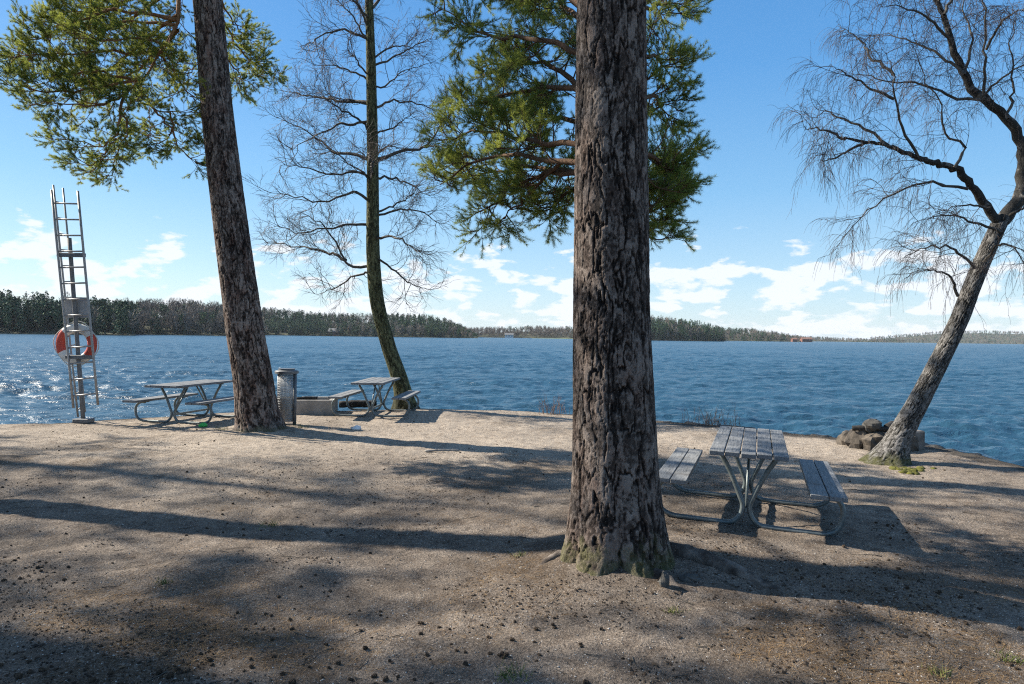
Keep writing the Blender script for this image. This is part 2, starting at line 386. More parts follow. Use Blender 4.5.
# lake: one sheet whose rows open up with distance
rows = 8*np.exp(np.arange(0, math.log(9000/8), .0075)); ang = np.tan(np.linspace(-1.05, 1.05, 760))
A, Y = np.meshgrid(ang, rows); X = A*Y
wz = 0
wr = np.random.default_rng(3)
for k in range(46):
    L = .45*1.105**k*wr.uniform(.85, 1.15)
    if L > 6: L = wr.uniform(.5, 3)
    th = math.radians(-90+wr.normal(-14, 42)); kx, ky = math.cos(th)*2*PI/L, math.sin(th)*2*PI/L
    amp = .0076*L**.5*wr.uniform(.6, 1.3)
    ph = kx*X+ky*Y+wr.uniform(0, 6.28)+1.1*np.sin(X*.31*wr.uniform(.5, 2)+Y*.23+k)
    s = np.sin(ph); ok = np.clip(1.6-Y*.014/L, 0, 1)
    wz = wz+amp*(s+.35*np.cos(2*ph))*ok
env = .85+.35*vnoise(np.stack([X*.10, Y*.16, X*0], -1))
V = np.stack([X, Y, WATER+wz*env], -1).reshape(-1, 3); nx, ny = len(ang), len(rows)
j, i = np.meshgrid(np.arange(ny-1), np.arange(nx-1), indexing='ij'); a = j*nx+i
mb = MB(); mb.add(V, np.stack([a, a+1, a+nx+1, a+nx], -1).reshape(-1, 4)); tag(mb.build('lake_water', M['water']), kind='structure')

# ------------------------------------------------------------------ growing branches
def along(P, t):
    N, K = P.shape[:2]; f = t*(K-1); i = np.clip(f.astype(int), 0, K-2); u = (f-i)[..., None]
    n = np.arange(N)[:, None]; a, b = P[n, i], P[n, i+1]
    return a+(b-a)*u, nrm(b-a)
def walk(p, d, L, K, wob, grav, r):
    Q = np.zeros((len(p), K, 3)); Q[:, 0] = p; st = (L/(K-1))[:, None]
    for k in range(1, K):
        d = nrm(d+r.normal(0, wob, d.shape)+np.array([0, 0, grav])); Q[:, k] = Q[:, k-1]+d*st
    return Q
def spawn(P, cnt, L, ang, K, r, t0=.15, t1=1., wob=.12, grav=0., flat=1., taper=.5, fwd=None):
    """children of the polylines P: cnt each, vectorised"""
    N = len(P); t = t0+(t1-t0)*((np.arange(cnt)[None]+r.random((N, cnt)))/cnt)
    p, T = along(P, t); p = p.reshape(-1, 3); T = T.reshape(-1, 3); t = t.ravel()
    v = r.normal(0, 1, T.shape)*np.array([1, 1, flat]); v = nrm(v-T*(v*T).sum(-1, keepdims=True))
    a = np.radians(r.normal(ang, 11, len(T)))[:, None]
    d = nrm(T*np.cos(a)+v*np.sin(a))
    Ls = np.broadcast_to(np.repeat(np.broadcast_to(np.asarray(L, float), (N,)), cnt), t.shape)*(1-taper*t)*r.uniform(.6, 1.25, len(t))
    return walk(p, d, Ls, K, wob, grav, r)
def plen(P): return np.linalg.norm(np.diff(P, axis=1), axis=-1).sum(1)
def resample(paths, K): return np.array([smooth_path(p, K) for p in paths])

# ------------------------------------------------------------------ bark covered trunks
def trunk(path, radii, zmax_fine, step, nth, cell, depth, stretch=3.2, flare=.0, flare_h=.3, seed=0, lobes=5, coarse=.12, z_from=-.15):
    """path [(z, x, y)], radii [(z, r)] -> MB with plated bark"""
    r = np.random.default_rng(seed); path = np.array(path); radii = np.array(radii)
    z = np.concatenate([np.arange(z_from, zmax_fine, step), np.arange(zmax_fine, path[-1, 0], coarse)])
    th = np.arange(nth)*2*PI/nth; Z, TH = np.meshgrid(z, th, indexing='ij')
    zz = np.concatenate([path[:, 0]]); m = len(path)
    from_t = np.interp(z, path[:, 0], np.arange(m)); sm = smooth_path(path, 400); ts = np.linspace(0, m-1, 400)
    cx = np.interp(from_t, ts, sm[:, 1]); cy = np.interp(from_t, ts, sm[:, 2])
    R = np.interp(z, radii[:, 0], radii[:, 1])[:, None]
    Rm = radii[:, 1].max()*.9; nu = max(6, int(round(2*PI*Rm/cell))); 
    Cx = np.stack([np.cos(TH)*Rm, np.sin(TH)*Rm, Z], -1)/cell
    w1 = fbm(Cx*np.array([.30, .30, .16])+seed, 4); w2 = fbm(Cx*np.array([.30, .30, .2])+seed+31, 4); w3 = fbm(Cx*np.array([1.5, 1.5, .9])+seed+63, 3)
    Cw = Cx+np.stack([.35*w1, .35*w2, .3*w3], -1)
    n1 = fbm(Cw*np.array([.85, .85, .60/stretch])+seed*3, 4)                      # long interlacing furrows
    n2 = fbm(Cw*np.array([1.55, 1.55, 1.20/(stretch*.6)])+seed*5+40, 3)            # shorter plates within the ridges
    n3 = fbm(Cw*np.array([2.3, 2.3, 1.9])+seed*2+80, 3)                             # cross cracks and flakes
    hi = fbm(Cx*np.array([4.5, 4.5, 3.0])+5, 3)
    a1 = sstep(.0, .22, np.abs(n1)+.03*hi)**.8; a2 = sstep(.0, .15, np.abs(n2)+.03*hi)**.8; a3 = sstep(.0, .10, np.abs(n3))
    h = .16+.44*a1*(.75+.25*n2)+.30*a2*a1+.10*a3+.085*hi+.10*w1*a1; h = np.where(h > .62, .62+.45*(h-.62), h)
    tone = np.clip(.0+.34*a1*a2+.20*a3*a1+.10*a1+.20*hi+.26*n2*a1+.1*w1, 0, 1)
    ph = r.uniform(0, 6.28, 4)
    fk = np.exp(-np.clip(Z, 0, 9)/flare_h)
    lob = .75+1.5*(np.abs(np.sin(lobes/2*TH+ph[0]+.35*np.sin(2*TH+ph[1])+.25*np.sin(TH+ph[3])))**.7-.45)*(.7+.5*np.sin(2*TH+ph[2]))
    rad = R*(1+flare*fk*lob)+.02*R*np.sin(3*TH+Z*1.3+ph[3])+depth*(h-.55)
    V = np.stack([cx[:, None]+rad*np.cos(TH), cy[:, None]+rad*np.sin(TH), Z], -1); K = len(z)
    k, j = np.meshgrid(np.arange(K-1), np.arange(nth), indexing='ij')
    q = np.stack([k*nth+j, k*nth+(j+1) % nth, (k+1)*nth+(j+1) % nth, (k+1)*nth+j], -1).reshape(-1, 4)
    mb = MB(); mb.add(V.reshape(-1, 3), q, tone=tone.ravel()); return mb
def path_px(L, Y): return [(p[2], p[0], p[1]) for p in (at(x, y, Y) for x, y in L)]

# ------------------------------------------------------------------ pine crowns
def needles(mb, shoots, n, ln, wd, r, tone):
    """shoots (N,K,3): needles standing off the outer part of every shoot"""
    N = len(shoots); t = .25+.78*r.random((N, n))**.8; t = np.minimum(t, 1)
    p, T = along(shoots, t); v = r.normal(0, 1, T.shape); v = nrm(v-T*(v*T).sum(-1, keepdims=True))
    a = np.radians(r.uniform(28, 68, t.shape))[..., None]; d = nrm(T*np.cos(a)+v*np.sin(a)+np.array([0, 0, .12]))
    L = ln*r.uniform(.7, 1.15, t.shape)[..., None]; s = nrm(np.cross(d, r.normal(0, 1, d.shape)))*wd/2
    V = np.stack([p-s, p+s, p+d*L+s*.25], 2)
    tn = np.clip(tone[:, None]+r.normal(0, .10, (N, n)), 0, 1)
    m = N*n; mb.add(V.reshape(-1, 3), None, np.arange(m*3).reshape(m, 3), np.repeat(tn.ravel(), 3))
def pine_foliage(limbs, r, tw, nd, lrad=.03, side_len=.56, side_every=.118, shoot_len=.15, nshoot=7, nn=60, nl=.062, nw=.0045, sub=True, tonebias=0.):
    """limbs: list of (n,3) -> branch wood into tw, needles into nd"""
    P = resample(limbs, 14); Ls = plen(P)
    P[:, 1:-1] += r.normal(0, .018, P[:, 1:-1].shape)
    tw.batch(P, np.minimum(lrad, .006+.011*Ls), np.full(len(P), .005), 6)
    allsh = []
    for k in range(len(P)):
        cnt = max(3, int(Ls[k]/side_every)); sl = min(side_len, .25+.45*Ls[k])
        B = spawn(P[k:k+1], cnt, sl, 52, 7, r, t0=.18, wob=.13, grav=.02, flat=.55, taper=.45)
        tw.batch(B, np.full(len(B), .0075), np.full(len(B), .0035), 4)
        if sub:
            B2 = spawn(B, 4, sl*.45, 42, 5, r, t0=.3, wob=.14, grav=.03, flat=.6, taper=.3)
            tw.batch(B2, np.full(len(B2), .0045), np.full(len(B2), .0025), 3)
            sh = [spawn(B, 3, shoot_len, 38, 4, r, t0=.55, wob=.1, grav=.10, flat=.8, taper=.1), spawn(B2, nshoot-4, shoot_len, 36, 4, r, t0=.4, wob=.1, grav=.10, flat=.8, taper=.1)]
            for q in (B, B2):
                d = nrm(q[:, -1]-q[:, -2]); sh.append(walk(q[:, -1], d, np.full(len(q), shoot_len), 4, .1, .1, r))
        else:
            sh = [spawn(B, nshoot, shoot_len, 40, 4, r, t0=.3, wob=.1, grav=.1, flat=.8, taper=.1)]
        allsh += sh
    d = nrm(P[:, -1]-P[:, -2]); allsh.append(walk(P[:, -1], d, np.full(len(P), shoot_len), 4, .1, .1, r))
    s = np.vstack(allsh)
    tw.batch(s[:, :3], np.full(len(s), .0028), np.full(len(s), .002), 3)
    c = s[:, -1]; tone = .42+.30*fbm(c*1.7, 3)+r.normal(0, .12, len(s))+tonebias
    needles(nd, s, nn, nl, nw, r, np.clip(tone, 0, 1)); return len(s)
def auto_limbs(axis_fn, z0, z1, n, len0, len1, r, rise=.1, az=None):
    out = []
    for k in range(n):
        f = (k+r.random())/n; z = z0+(z1-z0)*f; a = k*2.39996+r.normal(0, .4) if az is None else r.uniform(*az)
        L = (len0+(len1-len0)*f)*r.uniform(.7, 1.15); c = np.array(axis_fn(z)); d = np.array([math.cos(a), math.sin(a), rise+.5*f]); d /= np.linalg.norm(d)
        p = [c]; 
        for m in range(4):
            d = nrm(d+r.normal(0, .16, 3)+np.array([0, 0, -.05])); p.append(p[-1]+d*L/4)
        out.append(np.array(p))
    return out

# ---- the big pine in the middle
r = np.random.default_rng(21)
base = np.array([TX, TY, 0.0])
pp = [(-.2, TX+.02, TY)]+path_px([(616, 480), (611.5, 300), (611, 0)], TY)
pp += [(9, pp[-1][1]+.05, TY+.05), (18, pp[-1][1]+.3, TY+.2)]
rad = [(-.2, .365), (.35, .345), (.7, .322), (2.0, .288), (4.4, .255), (9, .20), (18, .06)]
big = thing('pine_tree', (TX, TY, 0), 'thick dark-barked pine trunk in the middle foreground with needled boughs behind', 'tree', 'pines on the lake shore')
tm = trunk(pp, rad, 4.7, .0075, 300, .062, .036, 3.0, .32, .24, seed=3, lobes=8)
tm.build('trunk', M['pine_bark'], big, loc=base)
def ax_big(z): return np.array([np.interp(z, [p[0] for p in pp], [p[1] for p in pp]), np.interp(z, [p[0] for p in pp], [p[2] for p in pp]), z])
LB = [
 [(600, 156, 5.4), (545, 160.8, 6.0), (505, 156, 6.6), (465, 165.6, 7.0), (440, 184.8, 7.2)],
 [(600, 148, 5.4), (530, 140, 6.2), (485, 130, 6.8), (447, 140, 7.2)],
 [(600, 95, 5.4), (545, 88, 6.2), (500, 96, 6.9), (455, 110, 7.4)],
 [(600, 60, 5.4), (540, 40, 6.0), (480, 30, 6.7), (438, 8, 7.0)],
 [(600, 20, 5.4), (550, -15, 6.2), (490, -20, 6.9), (440, -10, 7.2)],
 [(600, 168, 5.4), (545, 175.2, 6.3), (505, 192, 6.7), (486, 220, 6.9)],
 [(600, 176, 5.4), (550, 168.8, 6.6), (500, 172, 7.4), (455, 178.4, 7.8)],
 [(600, 120, 5.4), (560, 70, 6.3), (520, 62, 7.2), (478, 70, 7.9)],
 [(600, 180, 5.4), (575, 188, 6.3), (556, 200, 6.8), (550, 212, 7.0)],
 [(560, 162.4, 5.9), (535, 188, 6.4), (515, 205.6, 6.7), (500, 220, 6.9)],
 [(600, 135, 5.4), (560, 118, 6.8), (530, 112, 7.6), (500, 120, 8.1)],
 [(600, 40, 5.4), (570, 10, 6.6), (540, -10, 7.3), (510, -5, 8.0)],
 [(625, 20, 5.4), (646.6, 8, 6.0), (661.12, 6, 6.4), (674.32, 10, 6.6)],
 [(625, 60, 5.4), (649.9, 55, 6.2), (661.12, 62, 6.7), (669.04, 74, 6.9)],
 [(625, 90, 5.4), (646.6, 95, 6.4), (658.48, 104, 6.9), (663.76, 112, 7.1)],
 [(625, 140, 5.4), (653.2, 160, 6.2), (669.7, 165.6, 6.7), (682.24, 159.2, 7.0)],
 [(625, 160, 5.4), (649.9, 180, 6.2), (667.72, 188, 6.8), (677.62, 191.2, 7.0)],
 [(625, 172, 5.4), (643.3, 197.6, 6.3), (656.5, 208.8, 6.8), (671.68, 208.8, 7.0)],
 [(625, 184, 5.4), (641.32, 208, 6.3), (647.92, 224.8, 6.6), (651.88, 239.2, 6.7)],
 [(625, 180, 5.4), (640, 184, 6.8), (646.6, 180, 7.4), (655.84, 172, 7.8)],
]
tw = MB(); nd = MB()
nb = pine_foliage([pts(l) for l in LB], r, tw, nd, side_len=.37, side_every=.138, nn=78, nl=.046, nw=.0031, tonebias=.08)
upper = auto_limbs(ax_big, 6.2, 17.5, 24, 2.7, .7, r)
nb2 = pine_foliage(upper, r, tw, nd, side_len=.8, side_every=.22, shoot_len=.2, nshoot=9, nn=30, nl=.075, nw=.008, sub=False)
print('big pine shoots', nb, nb2)
tw.build('branches', M['pine_limb'], big, loc=base); nd.build('crown', M['needles'], big, loc=base, smooth=False)
# exposed roots
for k, (L, r0) in enumerate([([(645, 556, 0), (690, 566, .03), (735, 578, .0), (775, 592, -.05), (800, 602, -.09)], .085),
                             ([(640, 570, 0), (662, 585, .0), (690, 594, -.04), (712, 600, -.09)], .055),
                             ([(590, 560, 0), (560, 562, .01), (535, 570, -.05)], .06)]):
    P = np.array([gp(x, y)+np.array([0, 0, z+.035]) for x, y, z in L]); P[0] = P[0]*.6+.4*base+np.array([0, 0, .05])
    P = smooth_path(P, 40); rr = r0*np.linspace(1.25, .35, 40)*(1+.18*vnoise(P*9))
    mb = MB(); mb.tube(P, rr, 18, tone=.5); v = mb.v[0]; v += .012*fbm(v*np.array([14, 14, 22]), 3)[:, None]; mb.a[0] = .5+.4*fbm(v*16, 3)
    mb.build('root', M['root_bark'], big, loc=base)

# ---- the leaning pine on the left
r = np.random.default_rng(33)
LY = 12.1
lp = path_px([(263, 440), (257, 410), (244.5, 330), (230.5, 220), (217, 110), (207.5, 0)], LY)
lp[0] = (-.2, lp[0][1], LY); top = np.array(lp[-1]); sl = (np.array(lp[-1])-np.array(lp[-2])); sl /= sl[0]
lp += [tuple(top+sl*2.5), tuple(top+sl*6+np.array([0, .5, 0])), tuple(top+sl*9+np.array([0, 1.2, 0]))]
lb = np.array([lp[0][1], LY, 0.])
left = thing('pine_tree', lb, 'left pine with reddish furrowed trunk leaning left beside a picnic table', 'tree', 'pines on the lake shore')
lr = [(-.2, .375), (.5, .345), (1.2, .325), (2.6, .30), (7.6, .235), (12, .18), (lp[-1][0], .05)]
trunk(lp, lr, 8.2, .016, 170, .075, .040, 3.0, .22, .22, seed=8, lobes=8).build('trunk', M['pine_bark_warm'], left, loc=lb)
def ax_left(z): return np.array([np.interp(z, [p[0] for p in lp], [p[1] for p in lp]), np.interp(z, [p[0] for p in lp], [p[2] for p in lp]), z])
LL = [
 [(203, -55, 12.1), (180, -5, 12.0), (177, 25, 11.9), (158, 55, 11.7), (138, 82, 11.5), (112, 100, 11.3)],
 [(177, 25, 11.9), (130, 22, 11.6), (85, 25, 11.3), (35, 22, 11.0)],
 [(160, 52, 11.7), (110, 52, 11.3), (60, 55, 10.9), (18, 55, 10.7)],
 [(140, 78, 11.5), (95, 88, 11.1), (45, 92, 10.8), (5, 84, 10.6)],
 [(126, 92, 11.4), (121, 112, 11.2), (116, 138, 11.1), (96, 146, 11.0), (58, 138, 10.9)],
 [(121, 112, 11.2), (128, 130, 11.3), (116, 150, 11.2), (112, 176, 11.1)],
 [(140, 82, 11.6), (150, 105, 11.8), (170, 112, 12.3), (195, 110, 12.6)],
 [(150, 105, 11.8), (168, 125, 12.0), (180, 150, 12.2), (198, 160, 12.4)],
 [(170, 112, 12.2), (172, 130, 12.4), (160, 142, 12.3), (140, 140, 12.2)],
 [(203, -40, 12.2), (150, -10, 12.8), (105, 8, 13.2), (75, 12, 13.3)],
 [(178, 15, 11.9), (150, 35, 12.4), (110, 68, 12.8), (70, 80, 13.0)],
 [(160, 52, 11.8), (175, 70, 12.3), (190, 72, 12.8), (200, 60, 13.2)],
 [(203, -60, 12.1), (140, -35, 11.6), (90, -20, 11.4), (40, -10, 11.2)],
 [(165, 45, 11.8), (140, 38, 11.4), (110, 40, 11.0), (75, 38, 10.6)],
 [(116, 138, 11.1), (100, 160, 11.0), (88, 166, 10.9)],
 [(140, 80, 11.5), (110, 104, 11.2), (80, 104, 10.9), (35, 104, 10.7)],
 [(190, -30, 12.3), (150, 5, 12.6), (110, 28, 12.8), (65, 40, 12.9)],
 [(178, 30, 12.0), (150, 60, 12.5), (120, 80, 12.8), (85, 92, 12.9)],
 [(165, 50, 11.8), (185, 90, 12.0), (196, 98, 12.2)],
 [(177, 20, 11.9), (140, 12, 11.5), (95, 14, 11.2), (50, 34, 11.0), (15, 46, 10.9)],
 [(138, 82, 11.5), (100, 72, 11.2), (60, 74, 10.9), (22, 72, 10.8)],
 [(206, -20, 12.2), (228, 30, 12.9), (248, 58, 13.2), (272, 62, 13.3)],
 [(206, -10, 12.2), (226, 55, 12.8), (238, 72, 13.0), (240, 84, 13.0)],
 [(206, -30, 12.2), (232, 20, 12.7), (240, 32, 12.8), (246, 40, 12.8)],
]
tw = MB(); nd = MB()
nb = pine_foliage([pts(l) for l in LL], r, tw, nd, lrad=.06, side_len=.56, side_every=.118, shoot_len=.15, nn=84, nl=.050, nw=.0042, tonebias=.18)
upper = auto_limbs(ax_left, 8.9, lp[-1][0]-.3, 40, 4.2, .9, r)
upper = [L for L in upper if not (L[-1][0] > -3.4 and L[-1][2] < 11.5)]
nb2 = pine_foliage(upper, r, tw, nd, side_len=.85, side_every=.22, shoot_len=.22, nshoot=9, nn=34, nl=.08, nw=.014, sub=False)
print('left pine shoots', nb, nb2)
tw.build('branches', M['pine_limb_warm'], left, loc=lb); nd.build('crown', M['needles'], left, loc=lb, smooth=False)

# ---- pines standing past the left edge, whose trunks and crowns shade the gravel
r = np.random.default_rng(44)
sp = [(-.2, 0, 0), (3, .02, .5), (8, .1, 1.35), (13, .2, 1.9), (17, .3, 2.0)]
side = thing('pine_tree', (-9.0, 7.63, 0), 'tall pine standing just past the left edge, its trunk shadow crossing the gravel', 'tree', 'pines past the left edge')
trunk(sp, [(-.2, .34), (.5, .29), (4, .25), (10, .18), (17, .04)], .9, .03, 60, .075, .03, 3.0, .2, .2, seed=12, coarse=.1).build('trunk', M['pine_bark_warm'], side)
ax_s = lambda z: np.array([np.interp(z, [p[0] for p in sp], [p[1] for p in sp]), np.interp(z, [p[0] for p in sp], [p[2] for p in sp]), z])
tw = MB(); nd = MB()
pine_foliage(auto_limbs(ax_s, 8.4, 16.8, 38, 3.2, .8, r), r, tw, nd, lrad=.05, side_len=.9, side_every=.24, shoot_len=.22, nshoot=9, nn=30, nl=.08, nw=.013, sub=False)
tw.build('branches', M['pine_limb'], side); nd.build('crown', M['needles'], side, smooth=False)
SIDE = [(-14.5, 7.2, 1.0, .98), (-17.8, 8.4, 2.6, 1.05), (-20.5, 8.0, 4.0, 1.0), (-21.5, 12.4, .3, 1.0), (-25.0, 11.0, 3.3, 1.1), (-20.0, 6.2, 1.9, 1.0), (-22.5, 9.4, 5.2, 1.0), (-13.2, 4.9, 2.2, 1.0)]
for (x, y, a, s) in SIDE:
    copy_thing(side, (x, y, -.02), a, 'tall pine well past the left edge, seen only by the crown shade it throws', 'pines past the left edge', s)

# ------------------------------------------------------------------ bare birches
def birch_crown(limbs, r, br, tw, lr=(.05, .012), l2=(.20, .85), l3=6, l4=5, tr=.0030, droop=-.10, up=.06, twl=.38, tl=.30):
    P = resample(limbs, 16); Ls = plen(P); P[:, 1:-1] += r.normal(0, .02, P[:, 1:-1].shape)*np.minimum(1, Ls/2)[:, None, None]
    br.batch(P, np.clip(.010+.012*Ls, .010, lr[0]), np.full(len(P), lr[1]*.5), 7)
    cnt = 0
    for k in range(len(P)):
        n = max(3, int(Ls[k]/l2[0])); L = min(l2[1], .35+.35*Ls[k])
        B = spawn(P[k:k+1], n, L, 48, 9, r, t0=.15, wob=.16, grav=up, taper=.35)
        br.batch(B, np.full(len(B), tr*2.6), np.full(len(B), tr*1.1), 4)
        B2 = np.vstack([spawn(B, l3, L*.55, 38, 8, r, t0=.2, wob=.13, grav=droop*.35, taper=.3), spawn(P[k:k+1], n*2, L*.5, 48, 8, r, t0=.3, wob=.14, grav=droop*.35, taper=.3)])
        tw.batch(B2, np.full(len(B2), tr*1.35), np.full(len(B2), tr*.8), 3)
        B3 = spawn(B2, l4, twl, 32, 7, r, t0=.25, wob=.12, grav=droop, taper=.25)
        tw.batch(B3, np.full(len(B3), tr*.95), np.full(len(B3), tr*.6), 3); cnt += len(B3)
    return cnt
# birch at the water's edge, behind the middle picnic table
r = np.random.default_rng(55)
BY = 16.2
bp = path_px([(407, 412), (401, 385), (388, 345), (377, 300), (373, 250), (372.5, 150), (371, 60), (369, 0), (368, -60), (367, -120)], BY)
bp[0] = (-.25, bp[0][1], BY)
bb = np.array([bp[0][1], BY, 0.])
mid = thing('birch_tree', bb, 'bare birch with mossy green trunk curving up at the water edge', 'tree', 'bare birches on the shore')
trunk(bp, [(-.25, .24), (.4, .20), (1.5, .175), (4, .15), (8, .11), (bp[-1][0], .05)], bp[-2][0], .03, 90, .06, .028, 2.2, .35, .22, seed=15, coarse=.05).build('trunk', M['birch_moss'], mid, loc=bb)
D = BY
LM = [
 [(372, 160), (350, 153), (332, 152), (323, 141), (300, 128), (277, 117)],
 [(374, 160), (406, 150), (424, 147), (438, 128), (447, 105), (455, 92)],
 [(424, 147), (438, 146), (450, 150), (460, 160)],
 [(372, 203), (357, 193), (341, 195), (320, 203), (295, 196), (271, 193)],
 [(376, 266), (353, 267), (344, 258), (332, 236), (320, 222), (300, 212)],
 [(346, 260), (330, 253), (314, 249), (290, 245), (265, 243)],
 [(376, 272), (358, 274), (345, 282), (330, 290), (315, 294)],
 [(371, 103), (344, 101), (325, 99), (300, 94), (275, 90)],
 [(371, 40), (350, 32), (335, 30), (315, 40), (300, 46)],
 [(371, 60), (390, 48), (405, 46), (420, 52)],
 [(373, 134), (390, 129), (400, 122), (415, 112)],
 [(374, 217), (395, 210), (412, 209), (430, 216), (440, 226)],
 [(373, 240), (392, 236), (408, 244), (420, 256)],
 [(374, 255), (395, 272), (410, 284), (425, 288)],
 [(371, 20), (352, 0), (340, -8), (320, -10)],
 [(370, 10), (388, -10), (398, -20), (415, -26)],
 [(371, 80), (352, 72), (335, 66), (312, 66)],
 [(372, 120), (355, 124), (335, 126), (310, 140), (288, 150)],
 [(372, 180), (392, 178), (412, 186), (430, 196)],
 [(372, 180), (355, 172), (330, 174), (300, 166), (280, 166)],
 [(373, 226), (352, 224), (330, 228), (300, 232), (276, 226)],
 [(371, 90), (388, 84), (402, 72), (420, 66)],
]
limbs = []
for k, L in enumerate(LM):
    n = len(L); dy = r.uniform(-1.6, 1.6); limbs.append(pts([(x, y, D+dy*i/(n-1)) for i, (x, y) in enumerate(L)]))
ax_m = lambda z: np.array([np.interp(z, [p[0] for p in bp], [p[1] for p in bp]), BY, z])
limbs += auto_limbs(ax_m, 4.6, 10.5, 14, 1.9, 1.3, r, .35)+auto_limbs(ax_m, 10.6, bp[-1][0], 10, 1.4, .6, r, .6)
br = MB(); tw = MB(); print('mid birch twigs', birch_crown(limbs, r, br, tw, (.045, .010), (.22, .8), 5, 4, .0032, -.03, .13, .34))
br.build('branches', M['birch_branch'], mid, loc=bb); tw.build('twigs', M['birch_twig'], mid, loc=bb)
# weeping birch on the right
r = np.random.default_rng(66)
RY = 9.9
rp = path_px([(880, 474), (897, 440), (918, 402), (941, 357), (960, 318), (978, 272), (1000, 222)], RY)
rp[0] = (-.2, rp[0][1]-.03, RY)
rb = np.array([rp[0][1], RY, 0.])
right = thing('birch_tree', rb, 'weeping birch leaning right, rough patchy trunk and hanging bare twigs', 'tree', 'bare birches on the shore')
trunk(rp, [(-.2, .27), (.3, .172), (1, .142), (2, .122), (rp[-1][0], .105)], rp[-1][0], .012, 130, .05, .03, 1.8, .30, .18, seed=17, coarse=.05).build('trunk', M['birch_bark'], right, loc=rb)
big2 = [([(999, 224), (1012, 208), (1021, 195), (1022, 165), (1022, 144), (1008, 119), (981, 97), (964, 75), (952, 45), (944, 15), (936, -5), (925, -50), (920, -100)], .098, .018, 0.0),
        ([(999, 224), (979, 196), (959, 172), (940, 164), (919, 158), (889, 146), (868, 142), (845, 138)], .062, .012, -.7),
        ([(1018, 200), (1040, 180), (1055, 140), (1060, 80), (1058, 20), (1062, -60)], .10, .03, .3)]
lb_ = MB(); limbs = []
for L, r0, r1, dy in big2:
    P = smooth_path(pts([(x, y, RY+dy*i/len(L)) for i, (x, y) in enumerate(L)]), 46); P[1:] += r.normal(0, .010, P[1:].shape)
    lb_.tube(P, np.linspace(r0, r1, 46)*(1+.12*vnoise(P*7)), 12, tone=.45+.5*np.repeat(fbm(P*6, 2), 12).tolist()[0])
    limbs.append(P[14:])
lb_.build('limb', M['birch_bark'], right, loc=rb)
LR = [
 [(919, 159), (904, 129), (894, 99), (894, 75), (886, 52)],
 [(954, 168), (966, 146), (944, 132), (939, 104), (924, 75), (915, 50)],
 [(981, 100), (949, 94), (924, 84), (894, 82), (869, 75), (845, 72)],
 [(968, 189), (944, 184), (914, 184), (884, 199), (860, 217), (842, 238)],
 [(984, 95), (986, 50), (984, 0), (980, -40)],
 [(958, 296), (951, 278), (934, 271), (915, 270)],
 [(845, 139), (830, 132), (815, 128), (805, 130)],
 [(889, 146), (860, 126), (840, 118), (825, 112), (815, 118)],
 [(894, 99), (870, 88), (848, 74), (830, 66)],
 [(975, 268), (955, 250), (930, 246), (905, 256)],
 [(1000, 232), (975, 222), (945, 214), (915, 222)],
 [(990, 208), (965, 205), (935, 212)],
 [(964, 75), (935, 52), (905, 40), (875, 34)],
 [(952, 45), (930, 20), (905, 8), (880, 6)],
 [(944, 15), (960, -20), (975, -40)],
 [(981, 97), (1000, 80), (1020, 66), (1040, 60)],
 [(1008, 119), (1014, 90), (1010, 50), (1018, 10)],
 [(1010, 215), (1030, 205), (1050, 200)],
 [(986, 50), (1000, 25), (1015, 12), (1030, 10)],
 [(940, 0), (920, -30), (890, -40), (860, -30)],
 [(964, 75), (972, 40), (965, 10), (972, -30)],
 [(984, 262), (1000, 245), (1015, 250), (1030, 270)],
 [(866, 142), (845, 152), (830, 160), (818, 160)],
 [(894, 75), (870, 55), (860, 38), (838, 26)],
]
for k, L in enumerate(LR):
    n = len(L); dy = r.uniform(-1.1, 1.1); limbs.append(pts([(x, y, RY-.35+dy*i/(n-1)) for i, (x, y) in enumerate(L)]))
br = MB(); tw = MB(); print('right birch twigs', birch_crown(limbs, r, br, tw, (.022, .006), (.21, .62), 4, 5, .0020, -.26, .02, .36))
# long weeping strands
P = resample(limbs, 16); W = spawn(P, 6, .95, 70, 13, r, t0=.2, wob=.11, grav=-.30, taper=.2)
tw.batch(W, np.full(len(W), .0026), np.full(len(W), .0014), 3); W2 = spawn(W, 5, .26, 30, 6, r, t0=.2, wob=.12, grav=-.2); tw.batch(W2, np.full(len(W2), .0018), np.full(len(W2), .0011), 3)
br.build('branches', M['birch_branch'], right, loc=rb); tw.build('twigs', M['birch_twig'], right, loc=rb)
mb = MB(); c = gp(905, 470)
for k in range(26): mb.blob(c+np.array([r.normal(0, .13)+.05, r.normal(-.04, .09), .0]), (.06, .05, .028), 10, .45, 6, k)
tag(mb.build('moss_cushion', M['moss'], None, loc=(c[0], c[1], 0)), 'low yellow-green moss cushion at the foot of the leaning birch', 'moss')

